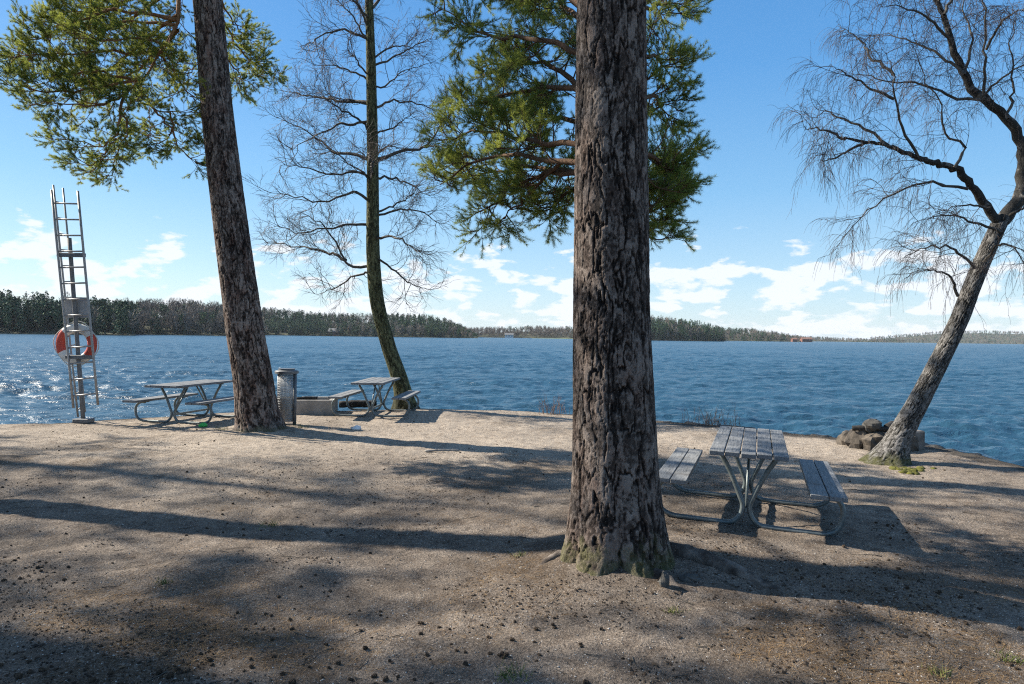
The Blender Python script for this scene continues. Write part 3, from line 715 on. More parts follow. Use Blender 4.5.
# ------------------------------------------------------------------ picnic tables
def arc_path(L, n=48): return smooth_path(np.array(L), n)
def make_table():
    root = thing('picnic_table', (0, 0, 0), 'x', 'picnic table', 'steel framed picnic tables')
    r = np.random.default_rng(9); TL, ZT, ZB = 1.84, .745, .45
    mb = MB()
    for k in range(5):
        t = r.uniform(.1, .9); dz = r.normal(0, .0015)
        mb.box(((k-2)*.134, r.normal(0, .006), ZT-.021+dz), (.125, TL, .042), rotz(r.normal(0, .002)), t, .005)
    mb.build('tabletop', M['wood'], root, sharp=40, smooth=True)
    for s in (-1, 1):
        mb = MB()
        for k in (0, 1): mb.box((s*.66+(k-.5)*.150, r.normal(0, .006), ZB-.021), (.142, TL, .042), None, r.uniform(.1, .9), .005)
        mb.build('bench_seat', M['wood'], root, sharp=40)
    for y in (-.56, .56):
        for s in (-1, 1):
            P = arc_path([(s*.60, y, ZB-.062), (s*.70, y, ZB-.066), (s*.785, y, ZB-.12), (s*.815, y, .23), (s*.78, y, .095), (s*.68, y, .036), (s*.52, y, .028), (s*.22, y, .028), (s*.11, y, .045), (s*.045, y, .12), (s*.032, y, .21), (s*.06, y, .29), (s*.15, y, .50), (s*.25, y, ZT-.075)], 70)
            mb = MB(); mb.tube(P, .0235, 14); mb.build('leg', M['steel'], root)
        mb = MB(); mb.box((0, y, ZT-.0555), (.60, .055, .024), None, .5, .003); mb.build('crossbar', M['steel'], root, sharp=40)
        for s in (-1, 1):
            mb = MB(); mb.box((s*.66, y, ZB-.0515), (.27, .05, .016), None, .5, .003); mb.build('seat_bracket', M['steel'], root, sharp=40)
    mb = MB(); mb.box((0, 0, .165), (.022, 1.14, .04), None, .5, .003); mb.build('stretcher', M['steel'], root, sharp=40)
    for s in (-1, 1): mb = MB(); mb.tube(np.array([(0, s*.53, .18), (0, s*.10, ZT-.045)]), .014, 8); mb.build('brace', M['steel'], root)
    return root
tab = make_table()
def set_table(o, c, rz, label):
    z = float(land_z(np.array([c[0]]), np.array([c[1]]), False)[0])
    o.location = (c[0], c[1], z-.004); o.rotation_euler.z = rz; o['label'] = label
tab.rotation_euler.y = math.radians(1.6)
set_table(tab, (2.38, 6.85), math.radians(-20), 'nearest picnic table with grey planks and curved steel legs, right of the thick pine')
t2 = copy_thing(tab, (0, 0, 0), 0, 'x'); c = gp(186, 421); set_table(t2, (c[0], c[1]+.25), math.radians(-11), 'picnic table between the rescue ladder and the leaning pine')
t3 = copy_thing(tab, (0, 0, 0), 0, 'x'); c = gp(372, 417); set_table(t3, (c[0], c[1]+.5), math.radians(-2), 'small far picnic table in front of the mossy birch')

# ------------------------------------------------------------------ rescue ladder and ring buoy
LD = 12.35
b0 = gp(83.5, 422)
lad = thing('rescue_ladder', (b0[0], b0[1], 0), 'tall grey rescue ladder hung on a leaning post at the water edge', 'ladder')
LD = b0[1]; loc = (b0[0], b0[1], 0)
mb = MB(); p0, p1 = at(83.5, 424, LD), at(69.3, 238, LD); mb.tube(np.linspace(p0, p1, 8), .038, 10); mb.build('post', M['post'], lad, loc=loc)
mb = MB(); mb.box((p0[0], p0[1], .03), (.30, .22, .08), None, .5, .01); mb.build('foot_plate', M['galv_dark'], lad, loc=loc, sharp=40)
def ladder(name, A0, A1, B0, B1, n, rr, f0, f1):
    for P_, Q_ in ((A0, A1), (B0, B1)): mb = MB(); mb.tube(np.linspace(P_, Q_, 6), rr, 8); mb.build('rail', M['alu'], lad, loc=loc)
    for k in range(n):
        f = f0+(f1-f0)*k/(n-1); mb = MB(); mb.tube(np.linspace(A0+(A1-A0)*f, B0+(B1-B0)*f, 3), rr*.72, 8); mb.build('rung', M['alu'], lad, loc=loc)
ladder(0, at(73.5, 408, LD-.10), at(51.5, 190, LD-.10), at(98, 405, LD-.10), at(77.8, 191, LD-.10), 13, .022, .055, .94)
ladder(1, at(78, 417, LD+.16), at(53.3, 185, LD+.16), at(85, 412, LD+.42), at(63, 188, LD+.42), 14, .018, .03, .93)
for (xa, xb, y, h) in ((57.5, 85, 254.5, .075), (66, 94, 356.5, .07)):
    a_, b_ = at(xa, y, LD-.055), at(xb, y+1.0, LD-.055); mb = MB(); mb.box((a_+b_)/2, (b_[0]-a_[0], .07, h), None, .5, .006); mb.build('bracket', M['galv_dark'], lad, loc=loc, sharp=40)
mb = MB(); a_, b_ = at(65, 297, LD+.08), at(88, 318, LD+.08); mb.box((a_+b_)/2, (abs(b_[0]-a_[0]), .02, abs(b_[2]-a_[2])), None, .5, .004); mb.build('backboard', M['board'], lad, loc=loc, sharp=40)
# ring buoy hangs on the post, behind the rails
rc = at(76.5, 344, LD+.155)
ring = thing('ring_buoy', rc, 'round red and white ring buoy hanging on the rescue ladder', 'lifebuoy')
def ring_seg(a0, a1, mat, name, n=22):
    a = np.linspace(a0, a1, n); Rm, rw, rd = .305, .090, .058; ph = np.arange(14)*2*PI/14
    V = np.stack([(Rm+rw*np.cos(ph)[None])*np.cos(a)[:, None], np.broadcast_to(rd*np.sin(ph)[None], (n, 14)), (Rm+rw*np.cos(ph)[None])*np.sin(a)[:, None]], -1).reshape(-1, 3)
    k, j = np.meshgrid(np.arange(n-1), np.arange(14), indexing='ij'); q = np.stack([k*14+j, (k+1)*14+j, (k+1)*14+(j+1) % 14, k*14+(j+1) % 14], -1).reshape(-1, 4)
    mb = MB(); mb.add(V, q); return mb.build(name, mat, ring)
for a0, a1, m, nm in ((-38, 38, 'red', 'red_section'), (38, 142, 'white', 'white_section'), (142, 218, 'red', 'red_section'), (218, 322, 'white', 'white_section')):
    ring_seg(math.radians(a0-8), math.radians(a1-8), M[m], nm)
mb = MB(); a = np.linspace(0, 2*PI, 90)[:-1]; w = .415+.022*np.cos(a*4+.5)
mb.tube(np.stack([w*np.cos(a), -.01+0*a, w*np.sin(a)], -1), .009, 6, closed=True); mb.build('grab_rope', M['rope'], ring)

# ------------------------------------------------------------------ litter bin
c = gp(283.5, 427); c = np.array([c[0], c[1]+.15, 0.])
bin_ = thing('litter_bin', c, 'tall round steel litter bin with flat lid behind the leaning pine', 'bin')
mb = MB(); mb.lathe([(.140, .10), (.145, .12), (.147, .50), (.151, .51), (.151, .53), (.147, .535)], 40); mb.build('liner', M['bag'], bin_)
mb = MB(); nW = 44
for k in range(nW):
    a = k*2*PI/nW; mb.tube(np.array([(.162*math.cos(a), .162*math.sin(a), .06), (.162*math.cos(a), .162*math.sin(a), .98)]), .0045, 5)
for z in np.arange(.06, .99, .046):
    a = np.linspace(0, 2*PI, 41)[:-1]; mb.tube(np.stack([.162*np.cos(a), .162*np.sin(a), 0*a+z], -1), .0042, 5, closed=True)
mb.build('wire_basket', M['galv'], bin_)
mb = MB(); mb.lathe([(0, .985), (.205, .985), (.215, .99), (.215, 1.03), (.205, 1.04), (.15, 1.055), (.15, 1.08), (.0, 1.085)], 40); mb.build('lid', M['galv_dark'], bin_, sharp=35)
mb = MB(); mb.tube(np.array([(.172, -.05, -.1), (.172, -.05, .985)]), .034, 12); mb.build('post', M['galv_dark'], bin_)

# ------------------------------------------------------------------ concrete fire rings and what lies on them
c1 = gp(311, 414.5); c1 = np.array([c1[0], c1[1]+.42, -.02]); t_ = thing('fire_ring', c1, 'low square fire pit of pale concrete slabs behind the litter bin', 'fire pit', 'fire rings', .12)
for dx, dy, sx, sy in ((0, -.40, .80, .10), (0, .40, .80, .10), (-.35, 0, .10, .696), (.35, 0, .10, .696)):
    mb = MB(); mb.box((dx, dy, .13), (sx, sy, .40), None, .5, .012); mb.build('slab', M['concrete_pale'], t_, sharp=40)
mb = MB(); mb.lathe([(0, .22), (.2, .23), (.295, .15)], 30, wob=.03); mb.build('ash_bed', M['ash'], t_)
c2 = gp(893, 451); c2 = np.array([c2[0], c2[1]+.48, -.02]); t_ = thing('fire_ring', c2, 'sooty fire ring of rough stones and a concrete block behind the leaning weeping birch', 'fire pit', 'fire rings')
for k in range(9):
    a = PI*.93+k*2*PI/10; q_ = np.random.default_rng(k+60); sz = q_.uniform(.18, .22)
    mb = MB(); mb.blob((.42*math.cos(a), .42*math.sin(a), .10), (sz*1.1, sz*.95, .185*q_.uniform(.88, 1.12)), 16, .30, 3.0, k+3); mb.build('stone', M['sootstone'], t_, smooth=False)
mb = MB(); mb.box((.43, -.22, .15), (.26, .34, .36), rotz(.25), .5, .02); mb.build('block', M['concrete'], t_, sharp=40)
mb = MB(); mb.lathe([(0, .2), (.2, .21), (.36, .12)], 30, wob=.03); mb.build('ash_bed', M['ash'], t_)
rr_ = np.random.default_rng(7)
def log(p, q, rad, name, label, cat, mat, seed, grp=None):
    P = smooth_path(np.array([p, (np.array(p)+np.array(q))/2+np.array([0, 0, .01]), q]), 16); mb = MB(); mb.tube(P, rad*(1+.15*vnoise(P*18+seed)), 10); v = mb.v[0]; v += .006*fbm(v*30+seed, 2)[:, None]
    m = (np.array(p)+np.array(q))/2; return tag(mb.build(name, mat, None, loc=tuple(m)), label, cat, grp)
def stone(p, rad, name, label, mat, seed, grp=None, cat='stone'):
    mb = MB(); mb.blob(p, rad, 16, .26, 3.4, seed); return tag(mb.build(name, mat, None, loc=tuple(p), smooth=False), label, cat, grp)
stone((c2[0]-.24, c2[1]-.28, .385), (.15, .13, .11), 'stone', 'round dark sooty stone on the rim of the right fire ring', M['darkstone'], 3)
log((c2[0]-.52, c2[1]-.20, .32), (c2[0]-.02, c2[1]-.38, .33), .045, 'charred_log', 'charred log end sticking out at the left rim of the right fire ring', 'log', M['soot'], 1)
log((c2[0]-.02, c2[1]-.36, .345), (c2[0]+.36, c2[1]+.1, .35), .075, 'charred_log', 'thick charred log lying across the middle of the right fire ring', 'log', M['soot'], 2)
log((c1[0]-.34, c1[1]-.36, .335), (c1[0]+.1, c1[1]-.30, .345), .03, 'charred_log', 'thin charred log on the rim of the square concrete fire pit', 'log', M['soot'], 5)
c = gp(352, 409); log((c[0]-.35, c[1]+.2, .08), (c[0]+.5, c[1]+.35, .09), .085, 'dark_log', 'dark log lying on the sand beneath the far picnic table', 'log', M['soot'], 8)

# stones along the firm right bank
r = np.random.default_rng(77)
k = 0
for x in np.linspace(2.6, 9.5, 60):
    y = float(shore_y(np.array([x]))[0])+r.uniform(-.10, .12); s = r.uniform(.09, .20)
    stone((x+r.normal(0, .08), y, -.075+r.uniform(-.05, .02)), (s*1.35, s, s*.6), 'bank_stone', 'dark wet stone in the row edging the right bank', M['darkstone'], k, 'stones edging the right bank'); k += 1

# ------------------------------------------------------------------ small things on the ground
def gz(x, y): return float(land_z(np.array([x]), np.array([y]))[0])
mb = MB(); c = gp(203, 427); z = gz(c[0], c[1]); mb.blob((c[0], c[1], z+.03), (.075, .05, .04), 16, .5, 5, 4); tag(mb.build('plastic_scrap', M['green'], None, loc=(c[0], c[1], z)), 'crumpled bright green plastic scrap on the sand', 'litter')
mb = MB(); c = gp(356, 430); z = gz(c[0], c[1]); mb.blob((c[0], c[1], z+.03), (.09, .05, .045), 14, .5, 5, 6); tag(mb.build('paper_scrap', M['paper'], None, loc=(c[0], c[1], z)), 'crumpled white paper scrap on the sand', 'litter')
p, q_ = gp(425, 453), gp(459, 452); log((p[0], p[1], gz(p[0], p[1])+.02), (q_[0], q_[1], gz(q_[0], q_[1])+.02), .016, 'stick', 'pale fallen stick on the sand left of the thick pine', 'stick', M['stone'], 3)
c = gp(664, 592); stone((c[0], c[1], gz(c[0], c[1])+.03), (.035, .03, .07), 'stone', 'small upright stone at the foot of the thick pine', M['darkstone'], 9)
c = gp(690, 585); stone((c[0], c[1], gz(c[0], c[1])+.01), (.075, .05, .035), 'stone', 'flat stone against the exposed root of the thick pine', M['darkstone'], 12)
# grass tufts
GT = [(674, 614, .055, 60, 'short green grass tuft on gravel below the thick pine'), (512, 676, .07, 70, 'green grass tuft at the bottom edge of the gravel'), (521, 557, .05, 50, 'small grass tuft just left of the thick pine'),
      (163, 579, .05, 50, 'dark green tuft in the shaded gravel on the left'), (268, 521, .09, 40, 'yellowish flat grass patch in the left trunk shadow'), (1008, 660, .07, 60, 'grass tuft in the bottom right corner'), (938, 676, .06, 60, 'grass tuft at the bottom edge on the right'),
      (222, 432, .10, 60, 'pale grass tuft beside the leaning pine foot'), (300, 430, .12, 60, 'dry grass tuft at the right foot of the leaning pine')]
for x, y, s, n, lab in GT:
    c = gp(x, y); z = gz(c[0], c[1]); rr = np.random.default_rng(int(x)); o = rr.normal(0, s*.5, (n, 2)); d = nrm(np.concatenate([rr.normal(0, .55, (n, 2)), np.full((n, 1), .8)], 1)); L = s*rr.uniform(.5, 1.3, (n, 1))
    b = np.stack([c[0]+o[:, 0]*1.3, c[1]+o[:, 1], np.full(n, z-.005)], -1); sd = nrm(np.cross(d, rr.normal(0, 1, d.shape)))*.0028
    V = np.stack([b-sd, b+sd, b+d*L], 1).reshape(-1, 3); mb = MB(); mb.add(V, None, np.arange(n*3).reshape(n, 3), np.repeat(rr.random(n), 3)); tag(mb.build('grass_tuft', M['grass'], None, loc=(c[0], c[1], z), smooth=False), lab, 'grass', 'grass tufts on the gravel')
# bare shrubs at the shoreline
for (x, y, n, hgt, lab) in ((712, 425, 60, .46, 'thin bare reddish shrub at the water edge right of the thick pine'), (556, 414, 34, .45, 'thin pale stems at the water edge left of the thick pine'), (722, 427, 10, .25, 'low sparse twigs beside the reddish shrub at the water edge')):
    rr = np.random.default_rng(int(x)); c = gp(x, y); c[2] = gz(c[0], c[1])-.05
    b = np.stack([c[0]+rr.normal(0, .22, n), c[1]+rr.normal(0, .12, n), np.full(n, c[2])], -1); d = nrm(np.concatenate([rr.normal(0, .25, (n, 2)), np.ones((n, 1))], 1))
    P = walk(b, d, hgt*rr.uniform(.5, 1.3, n), 7, .1, 0, rr); mb = MB(); mb.batch(P, np.full(n, .004), np.full(n, .002), 4); B = spawn(P, 4, hgt*.3, 35, 5, rr, t0=.3); mb.batch(B, np.full(len(B), .002), np.full(len(B), .0015), 3)
    tag(mb.build('bare_shrub', M['shrub'], None, loc=tuple(c)), lab, 'shrub')

# pine cones: the nearest 300 one by one, the rest scattered as one mass
def cone_mesh(seed):
    n, K = 10, 9; th = np.linspace(0, PI, K); ph = np.arange(n)*2*PI/n; rr = np.random.default_rng(seed)
    prof = np.sin(th)**.8*np.where(th < 1.2, 1, .85); V = []
    for i in range(K):
        sc = 1+.55*((i+np.arange(n)) % 2)+rr.normal(0, .16, n)
        V.append(np.stack([.0145*prof[i]*sc*np.cos(ph), .0145*prof[i]*sc*np.sin(ph), np.full(n, .023*math.cos(th[i]))+.004*((i+np.arange(n)) % 2)], -1))
    V = np.vstack(V)[:, [2, 0, 1]]; V[:, 2] += .013
    k, j = np.meshgrid(np.arange(K-1), np.arange(n), indexing='ij'); q = np.stack([k*n+j, (k+1)*n+j, (k+1)*n+(j+1) % n, k*n+(j+1) % n], -1).reshape(-1, 4)
    t = np.clip(.35+.3*np.tile((np.arange(n) % 2), K)+rr.normal(0, .15, K*n), 0, 1); return V, q, t
r = np.random.default_rng(88)
n = 9000; y = 2.6+11.5*r.random(n)**1.5; x = r.uniform(-.85, .85, n)*y
dens = .05+.68*sstep(.12, .5, fbm(np.stack([x*.8, y*.8, x*0+4], -1), 3))*(.35+.65*sstep(7.5, 4.5, y))+.35*sstep(4.3, 3.3, y)*sstep(-.6, -2.2, x)
keep = (r.random(n) < dens*.34) & (shore_dist(x, y) > .5) & (np.hypot(x-TX, y-TY) > .55); x, y = x[keep], y[keep]
inview = (np.abs(x/y) < .74) & (y > 3.52); o = np.argsort(np.where(inview, y, 99)); x, y = x[o], y[o]; zc = land_z(x, y)
print('cones', len(x))
cm = [cone_mesh(k) for k in range(4)]; prot = []
for k in range(4):
    mb = MB(); mb.add(*cm[k][:2], tone=cm[k][2]); ob = mb.build('pine_cone', M['cone'], None, smooth=False); prot.append(ob)
    tag(ob, 'small dark open pine cone lying on the gravel', 'pine cone', 'pine cones scattered on the gravel')
for i in range(300):
    ob = prot[i] if i < 4 else prot[i % 4].copy()
    if i >= 4: C.objects.link(ob)
    s = r.uniform(.32, .68); ob.location = (x[i], y[i], zc[i]-.003); ob.rotation_euler = (r.normal(0, .25), r.normal(0, .3), r.uniform(0, 6.28)); ob.scale = (s, s, s)
mb = MB()
for i in range(300, len(x)):
    V, q, t = cm[i % 4]; s = r.uniform(.4, .8); mb.add(V*s@rotz(r.uniform(0, 6.28)).T+np.array([x[i], y[i], zc[i]-.003]), q, None, t)
tag(mb.build('pine_cones', M['cone'], None, smooth=False), 'many more small dark pine cones scattered over the gravel', 'pine cones', 'pine cones scattered on the gravel', 'stuff')
# dark crumbs of bark and old cones trodden into the gravel
n = 60000; y = 2.6+11*r.random(n)**1.5; x = r.uniform(-.8, .8, n)*y; w = sstep(.05, .55, fbm(np.stack([x*1.1, y*1.1, x*0+14], -1), 4)+.40*sstep(6.0, 3.6, y)-.1+.5*np.exp(-((x-TX)**2+(y-TY)**2)/.9))
xs_ = r.uniform(-9, 9.5, 9000); ys_ = shore_y(xs_)-np.abs(r.normal(0, .22, 9000))*(.6+.7*sstep(2, 4, xs_)); x = np.concatenate([x, xs_]); y = np.concatenate([y, ys_]); w = np.concatenate([w, .25+.6*sstep(1, 4, xs_)]); n = len(x)
ok = (r.random(n) < w*.55) & (shore_dist(x, y) > .02); x, y = x[ok], y[ok]; n = len(x); z = land_z(x, y)
a = r.uniform(0, 6.28, (n, 1))+np.array([[0, 1.3, 2.8, 4.4]]); q_ = (.004+.013*r.random((n, 1))**3)*r.uniform(.6, 1.3, (n, 4))
V = np.stack([x[:, None]+q_*np.cos(a), y[:, None]+q_*np.sin(a), z[:, None]+.001+q_*r.uniform(-.1, .55, (n, 4))], -1); T_ = np.stack([x, y, z+.006+.004*r.random(n)], -1)[:, None]
V = np.concatenate([V, T_], 1); mb = MB(); i5 = 5*np.arange(n)[:, None, None]
mb.add(V.reshape(-1, 3), None, (i5+np.array([[(0, 1, 4), (1, 2, 4), (2, 3, 4), (3, 0, 4)]])).reshape(-1, 3), np.repeat(np.clip(r.normal(.35, .25, n), 0, 1), 5)); print('crumbs', n)
tag(mb.build('bark_crumbs', M['cone'], None, smooth=False), 'dark crumbs of bark and broken cones in the gravel', 'debris', None, 'stuff')
n = 520; y = 2.7+9*r.random(n)**1.4; x = r.uniform(-.8, .8, n)*y; ok = shore_dist(x, y) > .2; x, y = x[ok], y[ok]; n = len(x); a = r.uniform(0, 6.28, n)
P = walk(np.stack([x, y, land_z(x, y)+.006], -1), np.stack([np.cos(a), np.sin(a), 0*a], -1), .05+.22*r.random(n)**2.5, 6, .16, 0, r); P[..., 2] = land_z(P[..., 0], P[..., 1])+.006
mb = MB(); mb.batch(P, r.uniform(.0015, .004, n), np.full(n, .001), 4, .35); tag(mb.build('twig_litter', M['birch_branch'], None), 'thin dead twigs strewn over the gravel', 'twigs', None, 'stuff')
# loose pebbles and dropped needles
n = 26000; y = 2.5+6.5*r.random(n)**1.7; x = r.uniform(-.8, .8, n)*y; ok = shore_dist(x, y) > .3; x, y = x[ok], y[ok]; n = len(x); z = land_z(x, y)
oct_ = np.array([(1, 0, 0), (0, 1, 0), (-1, 0, 0), (0, -1, 0), (0, 0, 1.), (0, 0, -1)]); tri = np.array([(0, 1, 4), (1, 2, 4), (2, 3, 4), (3, 0, 4), (1, 0, 5), (2, 1, 5), (3, 2, 5), (0, 3, 5)])
s = (.0025+.0055*r.random(n)**3)[:, None, None]; a = r.uniform(0, 6.28, n); V = oct_[None]*r.uniform(.6, 1.3, (n, 6, 1))*s*np.array([1, 1, .65])
ca, sa = np.cos(a)[:, None], np.sin(a)[:, None]; V = np.stack([V[..., 0]*ca-V[..., 1]*sa, V[..., 0]*sa+V[..., 1]*ca, V[..., 2]], -1)+np.stack([x, y, z+.001], -1)[:, None]
mb = MB(); mb.add(V.reshape(-1, 3), None, (tri[None]+6*np.arange(n)[:, None, None]).reshape(-1, 3), np.repeat(r.random(n), 6)); tag(mb.build('gravel', M['pebble'], None, smooth=False), 'loose gravel grains over the near ground', 'gravel', None, 'stuff')
n = 170000; y = 2.6+6.5*r.random(n)**1.4; x = r.uniform(-.8, .8, n)*y; w = litter_at(x, y)*sstep(.42, .62, .5+.5*fbm(np.stack([x*1.5, y*1.5, x*0+8], -1), 4)); ok = (r.random(n) < w) & (shore_dist(x, y) > .4); x, y = x[ok], y[ok]; n = len(x); z = land_z(x, y)+.002
a = r.uniform(0, 6.28, n); L = r.uniform(.02, .035, n); d = np.stack([np.cos(a)*L, np.sin(a)*L, r.normal(0, .004, n)], -1); sd = np.stack([-np.sin(a), np.cos(a), 0*a], -1)*.0013; b = np.stack([x, y, z], -1)
mb = MB(); mb.add(np.stack([b-d-sd, b-d+sd, b+d], 1).reshape(-1, 3), None, np.arange(n*3).reshape(n, 3), np.repeat(r.random(n), 3)); print('needles on ground', n)
tag(mb.build('needle_litter', M['litter'], None, smooth=False), 'brown fallen pine needles in drifts on the gravel', 'needle litter', None, 'stuff')

# ------------------------------------------------------------------ the far shore
def yh(x): return 336+.0145*(x-512)
r = np.random.default_rng(99)
def conifer_tmpl(seed, n=150):
    q = np.random.default_rng(seed); t = q.random(n)**1.35*.93+.07*q.random(n); a = q.uniform(0, 6.28, n); wid = .19*q.uniform(.8, 1.2)
    R = wid*(1-t)**1.05*(.35+.65*q.random(n)**.5)*(1+.25*np.sin(t*38+seed)); p = np.stack([R*np.cos(a), R*np.sin(a), .06+.94*t], -1)
    d = nrm(np.stack([np.cos(a), np.sin(a), -.35+q.normal(0, .3, n)], -1)); s = nrm(np.cross(d, np.array([0, 0, 1.])+q.normal(0, .5, (n, 3)))); L = (.055+.06*(1-t))[:, None]
    V = np.stack([p-s*L*.5, p+s*L*.5, p+d*L*1.2], 1).reshape(-1, 3); return V, np.arange(3*n).reshape(n, 3), np.repeat(np.clip(.35+.3*q.normal(0, 1, n)+.2*t, 0, 1), 3)
def pine_tmpl(seed, n=150):
    q = np.random.default_rng(seed+50); k = 9; c = np.stack([q.normal(0, .085, k), q.normal(0, .085, k), q.uniform(.48, .95, k)], -1); i = q.integers(0, k, n)
    p = c[i]+q.normal(0, 1, (n, 3))*np.array([.065, .065, .045]); d = nrm(q.normal(0, 1, (n, 3))); s = nrm(np.cross(d, q.normal(0, 1, (n, 3)))); L = .055
    V = np.stack([p-s*L*.6, p+s*L*.6, p+d*L*1.2], 1).reshape(-1, 3); tv = np.array([(-.012, 0, 0), (.012, 0, 0), (0, 0, .8)])
    return np.vstack([V, tv]), np.arange(3*n+3).reshape(n+1, 3), np.concatenate([np.repeat(np.clip(.5+.25*q.normal(0, 1, n), 0, 1), 3), [.1]*3])
def bare_tmpl(seed, n=170):
    q = np.random.default_rng(seed+100); u = nrm(q.normal(0, 1, (n, 3))); p = np.array([0, 0, .60])+u*np.array([.20, .20, .38])*(q.random((n, 1))**.5); d = nrm((p-np.array([0, 0, .25]))+q.normal(0, .15, (n, 3))); s = nrm(np.cross(d, q.normal(0, 1, (n, 3)))); L = q.uniform(.07, .15, (n, 1))
    V = np.stack([p-s*.014, p+s*.014, p+d*L], 1).reshape(-1, 3); tv = np.array([(-.014, 0, 0), (.014, 0, 0), (0, 0, .8)])
    return np.vstack([V, tv]), np.arange(3*n+3).reshape(n+1, 3), np.concatenate([np.repeat(np.clip(.5+.25*q.normal(0, 1, n), 0, 1), 3), [.75]*3])
CT = [conifer_tmpl(k) for k in range(5)]; PT = [pine_tmpl(k) for k in range(5)]; BT = [bare_tmpl(k) for k in range(5)]
def mass(name, x0, x1, d, tops, W, n, mixf, th, lab, hmat='hill', wx=1.0):
    """a wooded shore: hillside sheet + trees standing on it"""
    tx, ty = zip(*tops)
    def H(x):
        tot = (yh(x)-np.interp(x, tx, ty))*d/F+CAMH-WATER; return np.maximum(tot-np.minimum(th*.9, .65*tot), .3)
    xs_ = np.linspace(x0, x1, 90); vs = np.linspace(-6, W*1.6, 26)
    X, V_ = np.meshgrid(xs_, vs); Y_ = d+V_; wx_ = (X-512)/F*Y_
    Z = WATER-.6+(H(X)+.6)*sstep(-6, W*.75, V_)+.6*sstep(-6, 0, V_)+.5*vnoise(np.stack([wx_*.06, Y_*.06, X*0], -1))*sstep(0, 12, V_)
    nx = len(xs_); ny = len(vs); j, i = np.meshgrid(np.arange(ny-1), np.arange(nx-1), indexing='ij'); a = j*nx+i
    mb = MB(); mb.add(np.stack([wx_, Y_, Z], -1).reshape(-1, 3), np.stack([a, a+1, a+nx+1, a+nx], -1).reshape(-1, 4)); tag(mb.build('hills', M[hmat]), kind='structure')
    px = r.uniform(x0, x1, n); v = W*r.random(n)**1.3; Y1 = d+v; X1 = (px-512)/F*Y1; Z1 = WATER-.6+(H(px)+.6)*sstep(-6, W*.75, v)+.6
    nm = fbm(np.stack([X1*.022, Y1*.03, X1*0], -1), 2); kind = np.where(r.random(n)+.5*nm < mixf, 0, 1)
    cb = MB(); bb_ = MB()
    for k in range(n):
        h = min(th, .72*(float(yh(px[k])-np.interp(px[k], tx, ty))*d/F+CAMH-WATER))*r.uniform(.62, 1.30); w = h*r.uniform(.75, 1.2)*wx*(.85 if kind[k] == 0 else 1)
        T = (CT if r.random() < .55 else PT)[k % 5] if kind[k] == 0 else BT[k % 5]
        V = T[0]@rotz(r.uniform(0, 6.28)).T*np.array([w, w, h])+np.array([X1[k], Y1[k], Z1[k]-.4])
        (cb if kind[k] == 0 else bb_).add(V, None, T[1], np.clip(T[2]+r.normal(0, .15), 0, 1))
    if cb.n: tag(cb.build('conifer_wood', M['needles_far'], None, smooth=False), lab[0], 'wood', None, 'stuff')
    if bb_.n: tag(bb_.build('bare_wood', M['bare_far'], None, smooth=False), lab[1], 'wood', None, 'stuff')
    return H
HA = mass('a', -330, 135, 300, [(-330, 292), (0, 292), (40, 293), (75, 297), (100, 297), (135, 304)], 60, 460, .84, 11.5, ('dark conifer wood on the headland behind the rescue ladder', 'few bare trees among the headland conifers'))
mass('b', 85, 262, 380, [(85, 300), (115, 301), (140, 299), (165, 300), (190, 300), (215, 304), (240, 309), (262, 313)], 70, 620, .34, 10.5, ('scattered dark conifers in the brown wood left of the leaning pine', 'brown bare wood on the far shore left of the leaning pine'))
mass('c', 225, 478, 560, [(225, 304), (258, 306), (280, 308), (320, 313), (350, 314), (400, 313), (430, 315), (450, 321), (470, 330), (478, 333.5)], 90, 1500, .80, 8.5, ('green conifer wood on the far hill behind the mossy birch', 'grey bare trees along the far shore behind the mossy birch'))
mass('d', 440, 600, 820, [(440, 328), (470, 328.5), (510, 327), (540, 326.5), (570, 329), (600, 331)], 60, 800, .12, 7, ('few conifers in the far brown wood left of the thick pine', 'low brown bare wood on the far shore left of the thick pine'))
mass('e', 530, 660, 1150, [(530, 329), (570, 326.5), (600, 326.5), (660, 328)], 120, 300, .6, 11, ('hazy conifer wood on the hill beyond the green field', 'hazy bare trees on the hill beyond the green field'))
mass('f', 618, 724, 620, [(618, 318), (650, 318), (665, 319), (690, 322), (710, 325), (724, 329)], 60, 620, .97, 12.5, ('dark conifer wood on the point right of the thick pine', 'bare trees on the point right of the thick pine'), wx=.8)
mass('g', 700, 812, 900, [(700, 327), (730, 328), (755, 329), (775, 332), (800, 336.5), (812, 338)], 100, 700, .50, 8, ('conifers on the low wooded slope above the red house', 'bare trees on the low wooded slope above the red house'))
mass('h', 780, 905, 1500, [(780, 335), (820, 337), (860, 338.5), (905, 339)], 120, 700, .5, 7, ('faint conifer strip on the horizon right of the red house', 'faint bare tree strip on the horizon right of the red house'))
mass('i', 870, 1290, 1900, [(870, 337), (905, 333.5), (940, 330), (980, 329.5), (1024, 330.5), (1290, 335)], 260, 2400, .55, 9, ('distant conifer wood on the long hill at right', 'distant bare wood on the long hill at right'))
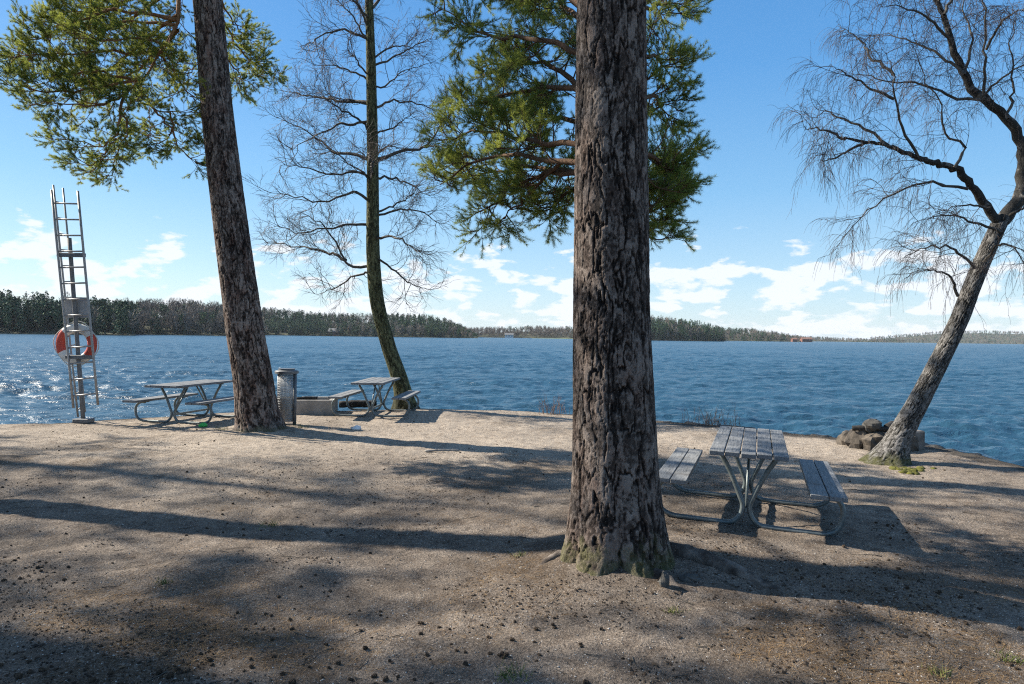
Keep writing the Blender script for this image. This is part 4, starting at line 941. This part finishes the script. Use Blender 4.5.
# conifers that stand out one by one at the front of the headland
prot = []
for k in range(3):
    t = thing('conifer_tree', (0, 0, 0), 'dark conifer standing out at the front of the far left headland', 'tree', 'conifers fronting the far left headland')
    mb = MB(); mb.tube(np.array([(0, 0, -1.), (0, 0, 6), (0, 0, 11)]), [.2, .14, .04], 6); mb.build('trunk', M['pine_limb'], t)
    V, q, tn = (conifer_tmpl(70+k, 420) if k < 2 else pine_tmpl(70+k, 420)); mb = MB(); mb.add(V*np.array([14, 14, 14.]), None, q, tn); mb.build('crown', M['needles_far'], t, smooth=False); prot.append(t)
lab_ = 'dark conifer standing out at the front of the far left headland'
for i in range(22):
    px = -20+7.2*i+r.normal(0, 2.5); v = r.uniform(2, 20); Yv = 300+v; Xv = (px-512)/F*Yv; zz = WATER-.6+(float(HA(px))+.6)*float(sstep(-6, 45, v))
    s = r.uniform(.75, 1.2)*(1.0 if px < 60 else .9)
    if i < 3: o_ = prot[i]; o_.location = (Xv, Yv, zz); o_.scale = (s*.95, s*.95, s); o_.rotation_euler.z = r.uniform(0, 6.28)
    else: copy_thing(prot[i % 3], (Xv, Yv, zz), r.uniform(0, 6.28), lab_, None, s)
# green field with farm buildings, and houses by the far water
xa, xb, dF = 532, 640, 800
X, Vv = np.meshgrid(np.linspace(xa, xb, 24), np.linspace(-4, 190, 10)); Yv = dF+Vv; Zv = WATER-.5+(Vv+4)*.034
mb = MB(); a = (np.arange(9)[:, None]*24+np.arange(23)[None]).ravel(); mb.add(np.stack([(X-512)/F*Yv, Yv, Zv], -1).reshape(-1, 3), np.stack([a, a+1, a+25, a+24], -1)); tag(mb.build('field', M['field']), kind='structure')
def house(px, d, z, w, dep, hw, hr, wm, rm, label, rz=0, nwin=3):
    X0 = (px-512)/F*d; t = thing('house', (X0, d, z), label, 'house', None, rz)
    mb = MB(); mb.box((0, 0, hw/2-.5), (w, dep, hw+1)); 
    for s in (-1, 1): mb.add([(s*w/2, -dep/2, hw), (s*w/2, dep/2, hw), (s*w/2, 0, hw+hr)], None, [(0, 1, 2)])
    mb.build('wall', wm, t, smooth=False)
    mb = MB(); o = .45
    for s in (-1, 1):
        e = np.array([(-w/2-o, s*(dep/2+o), hw-hr*o*2/dep), (w/2+o, s*(dep/2+o), hw-hr*o*2/dep), (w/2+o, 0, hw+hr), (-w/2-o, 0, hw+hr)]); V = np.vstack([e+np.array([0, 0, .06]), e+np.array([0, 0, .3])])
        mb.add(V, [(0, 1, 2, 3), (4, 7, 6, 5), (0, 4, 5, 1), (1, 5, 6, 2), (2, 6, 7, 3), (3, 7, 4, 0)])
    mb.build('roof', rm, t, smooth=False)
    for k in range(nwin):
        mb = MB(); mb.box(((k-(nwin-1)/2)*w/nwin, -dep/2-.03, hw*.55), (w/nwin*.4, .12, hw*.4)); mb.build('window', M['glass'], t, smooth=False)
house(806, 886, .6, 13, 8, 2.6, 2.2, M['redwall'], M['rooft'], 'long red house with orange roof on the far right shore', 0, 5)
house(794, 890, .5, 6, 6, 2.3, 1.6, M['redwall'], M['rooft'], 'small red outbuilding left of the long red house')
house(509, 806, .2, 10, 6, 3.0, 1.8, M['whitewall'], M['roofg'], 'small white house at the far waterline left of the thick pine', 0, 3)
house(556, 900, 2.8, 24, 9, 3.4, 2.4, M['whitewall'], M['roofg'], 'long white farm building above the green field', .1, 4)
house(336, 566, .4, 11, 7, 3.0, 2.4, M['redwall'], M['roofg'], 'small house at the far waterline left of the mossy birch', 0, 3)

# ------------------------------------------------------------------ air over the lake
hz = bpy.data.materials.new('lake_air'); hz.use_nodes = True; hn = hz.node_tree; hn.nodes.remove(hn.nodes['Principled BSDF'])
pv = hn.nodes.new('ShaderNodeVolumePrincipled'); pv.inputs['Color'].default_value = (.80, .88, 1, 1); pv.inputs['Density'].default_value = .00007; pv.inputs['Anisotropy'].default_value = 0
hn.links.new(pv.outputs[0], hn.nodes['Material Output'].inputs['Volume'])
mb = MB(); mb.box((0, 4400, 20), (30000, 9300, 48)); tag(mb.build('haze', hz, None, smooth=False), kind='stuff')
# ------------------------------------------------------------------ sky, sun, camera
w = bpy.data.worlds.new('World'); S.world = w; w.use_nodes = True; nt = w.node_tree; N = nt.nodes; L = nt.links
bg = N['Background']; sky = N.new('ShaderNodeTexSky'); sky.sky_type = 'NISHITA'; sky.sun_disc = False; sky.sun_elevation = SUN_EL
sky.sun_rotation = math.atan2(SUN_AZ[0], SUN_AZ[1]); sky.air_density = 1.0; sky.dust_density = .35; sky.ozone_density = 2.0; sky.altitude = 0
tc = N.new('ShaderNodeTexCoord')
def wn(t, **k):
    o = N.new(t)
    for a, b in k.pop('ins', {}).items():
        if isinstance(b, bpy.types.NodeSocket): L.new(b, o.inputs[a])
        else: o.inputs[a].default_value = b
    for a, b in k.items(): setattr(o, a, b)
    return o
sp_ = wn('ShaderNodeSeparateXYZ', ins={0: tc.outputs['Generated']}); zz = sp_.outputs[2]
vs = wn('ShaderNodeVectorMath', operation='MULTIPLY', ins={0: tc.outputs['Generated'], 1: (1, 1, 2.6)})
n1 = wn('ShaderNodeTexNoise', ins={'Vector': vs.outputs[0], 'Scale': 15.0, 'Detail': 9, 'Roughness': .54, 'Distortion': .15})
def wmap(v, a, b, c, d): return wn('ShaderNodeMapRange', interpolation_type='SMOOTHSTEP', ins={'Value': v, 'From Min': a, 'From Max': b, 'To Min': c, 'To Max': d}).outputs[0]
def wmath(op, a, b): return wn('ShaderNodeMath', operation=op, ins={0: a, 1: b}).outputs[0]
thr = wmath('ADD', wmap(zz, .0, .02, -.01, .022), wmap(zz, .075, .18, .0, -.21))
cm_ = wmap(wmath('ADD', n1.outputs[0], thr), .495, .575, 0, 1); cm_ = wmath('MULTIPLY', cm_, wmap(zz, .20, .32, 1, 0)); cm_ = wmath('MULTIPLY', cm_, .85)
rp_ = N.new('ShaderNodeValToRGB'); L.new(zz, rp_.inputs[0]); E = rp_.color_ramp.elements
while len(E) < 6: E.new(.5)
for e, (p_, c_) in zip(E, [(0, (2.6, 3.3, 3.85)), (.08, (1.95, 2.95, 3.8)), (.20, (1.0, 2.25, 3.65)), (.36, (.45, 1.55, 3.3)), (.55, (.28, 1.15, 2.8)), (1, (1.5, 1.9, 2.5))]): e.position = p_; e.color = (*c_, 1)
sb = wn('ShaderNodeHueSaturation', ins={'Saturation': 1.15, 'Value': .75, 'Color': sky.outputs[0]})
m1 = wn('ShaderNodeMix', data_type='RGBA'); m1.inputs[0].default_value = .72; L.new(sb.outputs[0], m1.inputs[6]); L.new(rp_.outputs[0], m1.inputs[7])
m2 = wn('ShaderNodeMix', data_type='RGBA'); L.new(cm_, m2.inputs[0]); L.new(m1.outputs[2], m2.inputs[6]); m2.inputs[7].default_value = (4.0, 4.15, 4.35, 1)
L.new(m2.outputs[2], bg.inputs[0]); bg.inputs[1].default_value = .11

sd = bpy.data.lights.new('sun', 'SUN'); sd.energy = 5.0; sd.angle = math.radians(.55); sd.color = (1.0, .925, .80)
so = bpy.data.objects.new('sun', sd); C.objects.link(so)
from mathutils import Vector
dv = Vector((SUN_AZ[0]*math.cos(SUN_EL), SUN_AZ[1]*math.cos(SUN_EL), math.sin(SUN_EL))); so.rotation_euler = dv.to_track_quat('Z', 'Y').to_euler(); so.location = (-20, 8, 25)

from mathutils import Matrix
cd = bpy.data.cameras.new('camera'); cd.lens = 36*F/1024; cd.sensor_width = 36; cd.clip_end = 20000; cd.clip_start = .05
co = bpy.data.objects.new('camera', cd); C.objects.link(co)
mt = Matrix(((Rt[0], Up[0], -Fw[0], CAM[0]), (Rt[1], Up[1], -Fw[1], CAM[1]), (Rt[2], Up[2], -Fw[2], CAM[2]), (0, 0, 0, 1)))
co.matrix_world = mt; S.camera = co
S.view_settings.view_transform = 'Standard'; S.view_settings.look = 'None'; S.view_settings.exposure = 1.2; S.view_settings.gamma = 1
cy = S.cycles; cy.max_bounces = 5; cy.diffuse_bounces = 2; cy.glossy_bounces = 3; cy.transmission_bounces = 3; cy.transparent_max_bounces = 4
cy.use_denoising = False; cy.filter_width = 1.15; cy.sample_clamp_indirect = 3; cy.sample_clamp_direct = 3; cy.caustics_reflective = False; cy.caustics_refractive = False
S.render.film_transparent = False
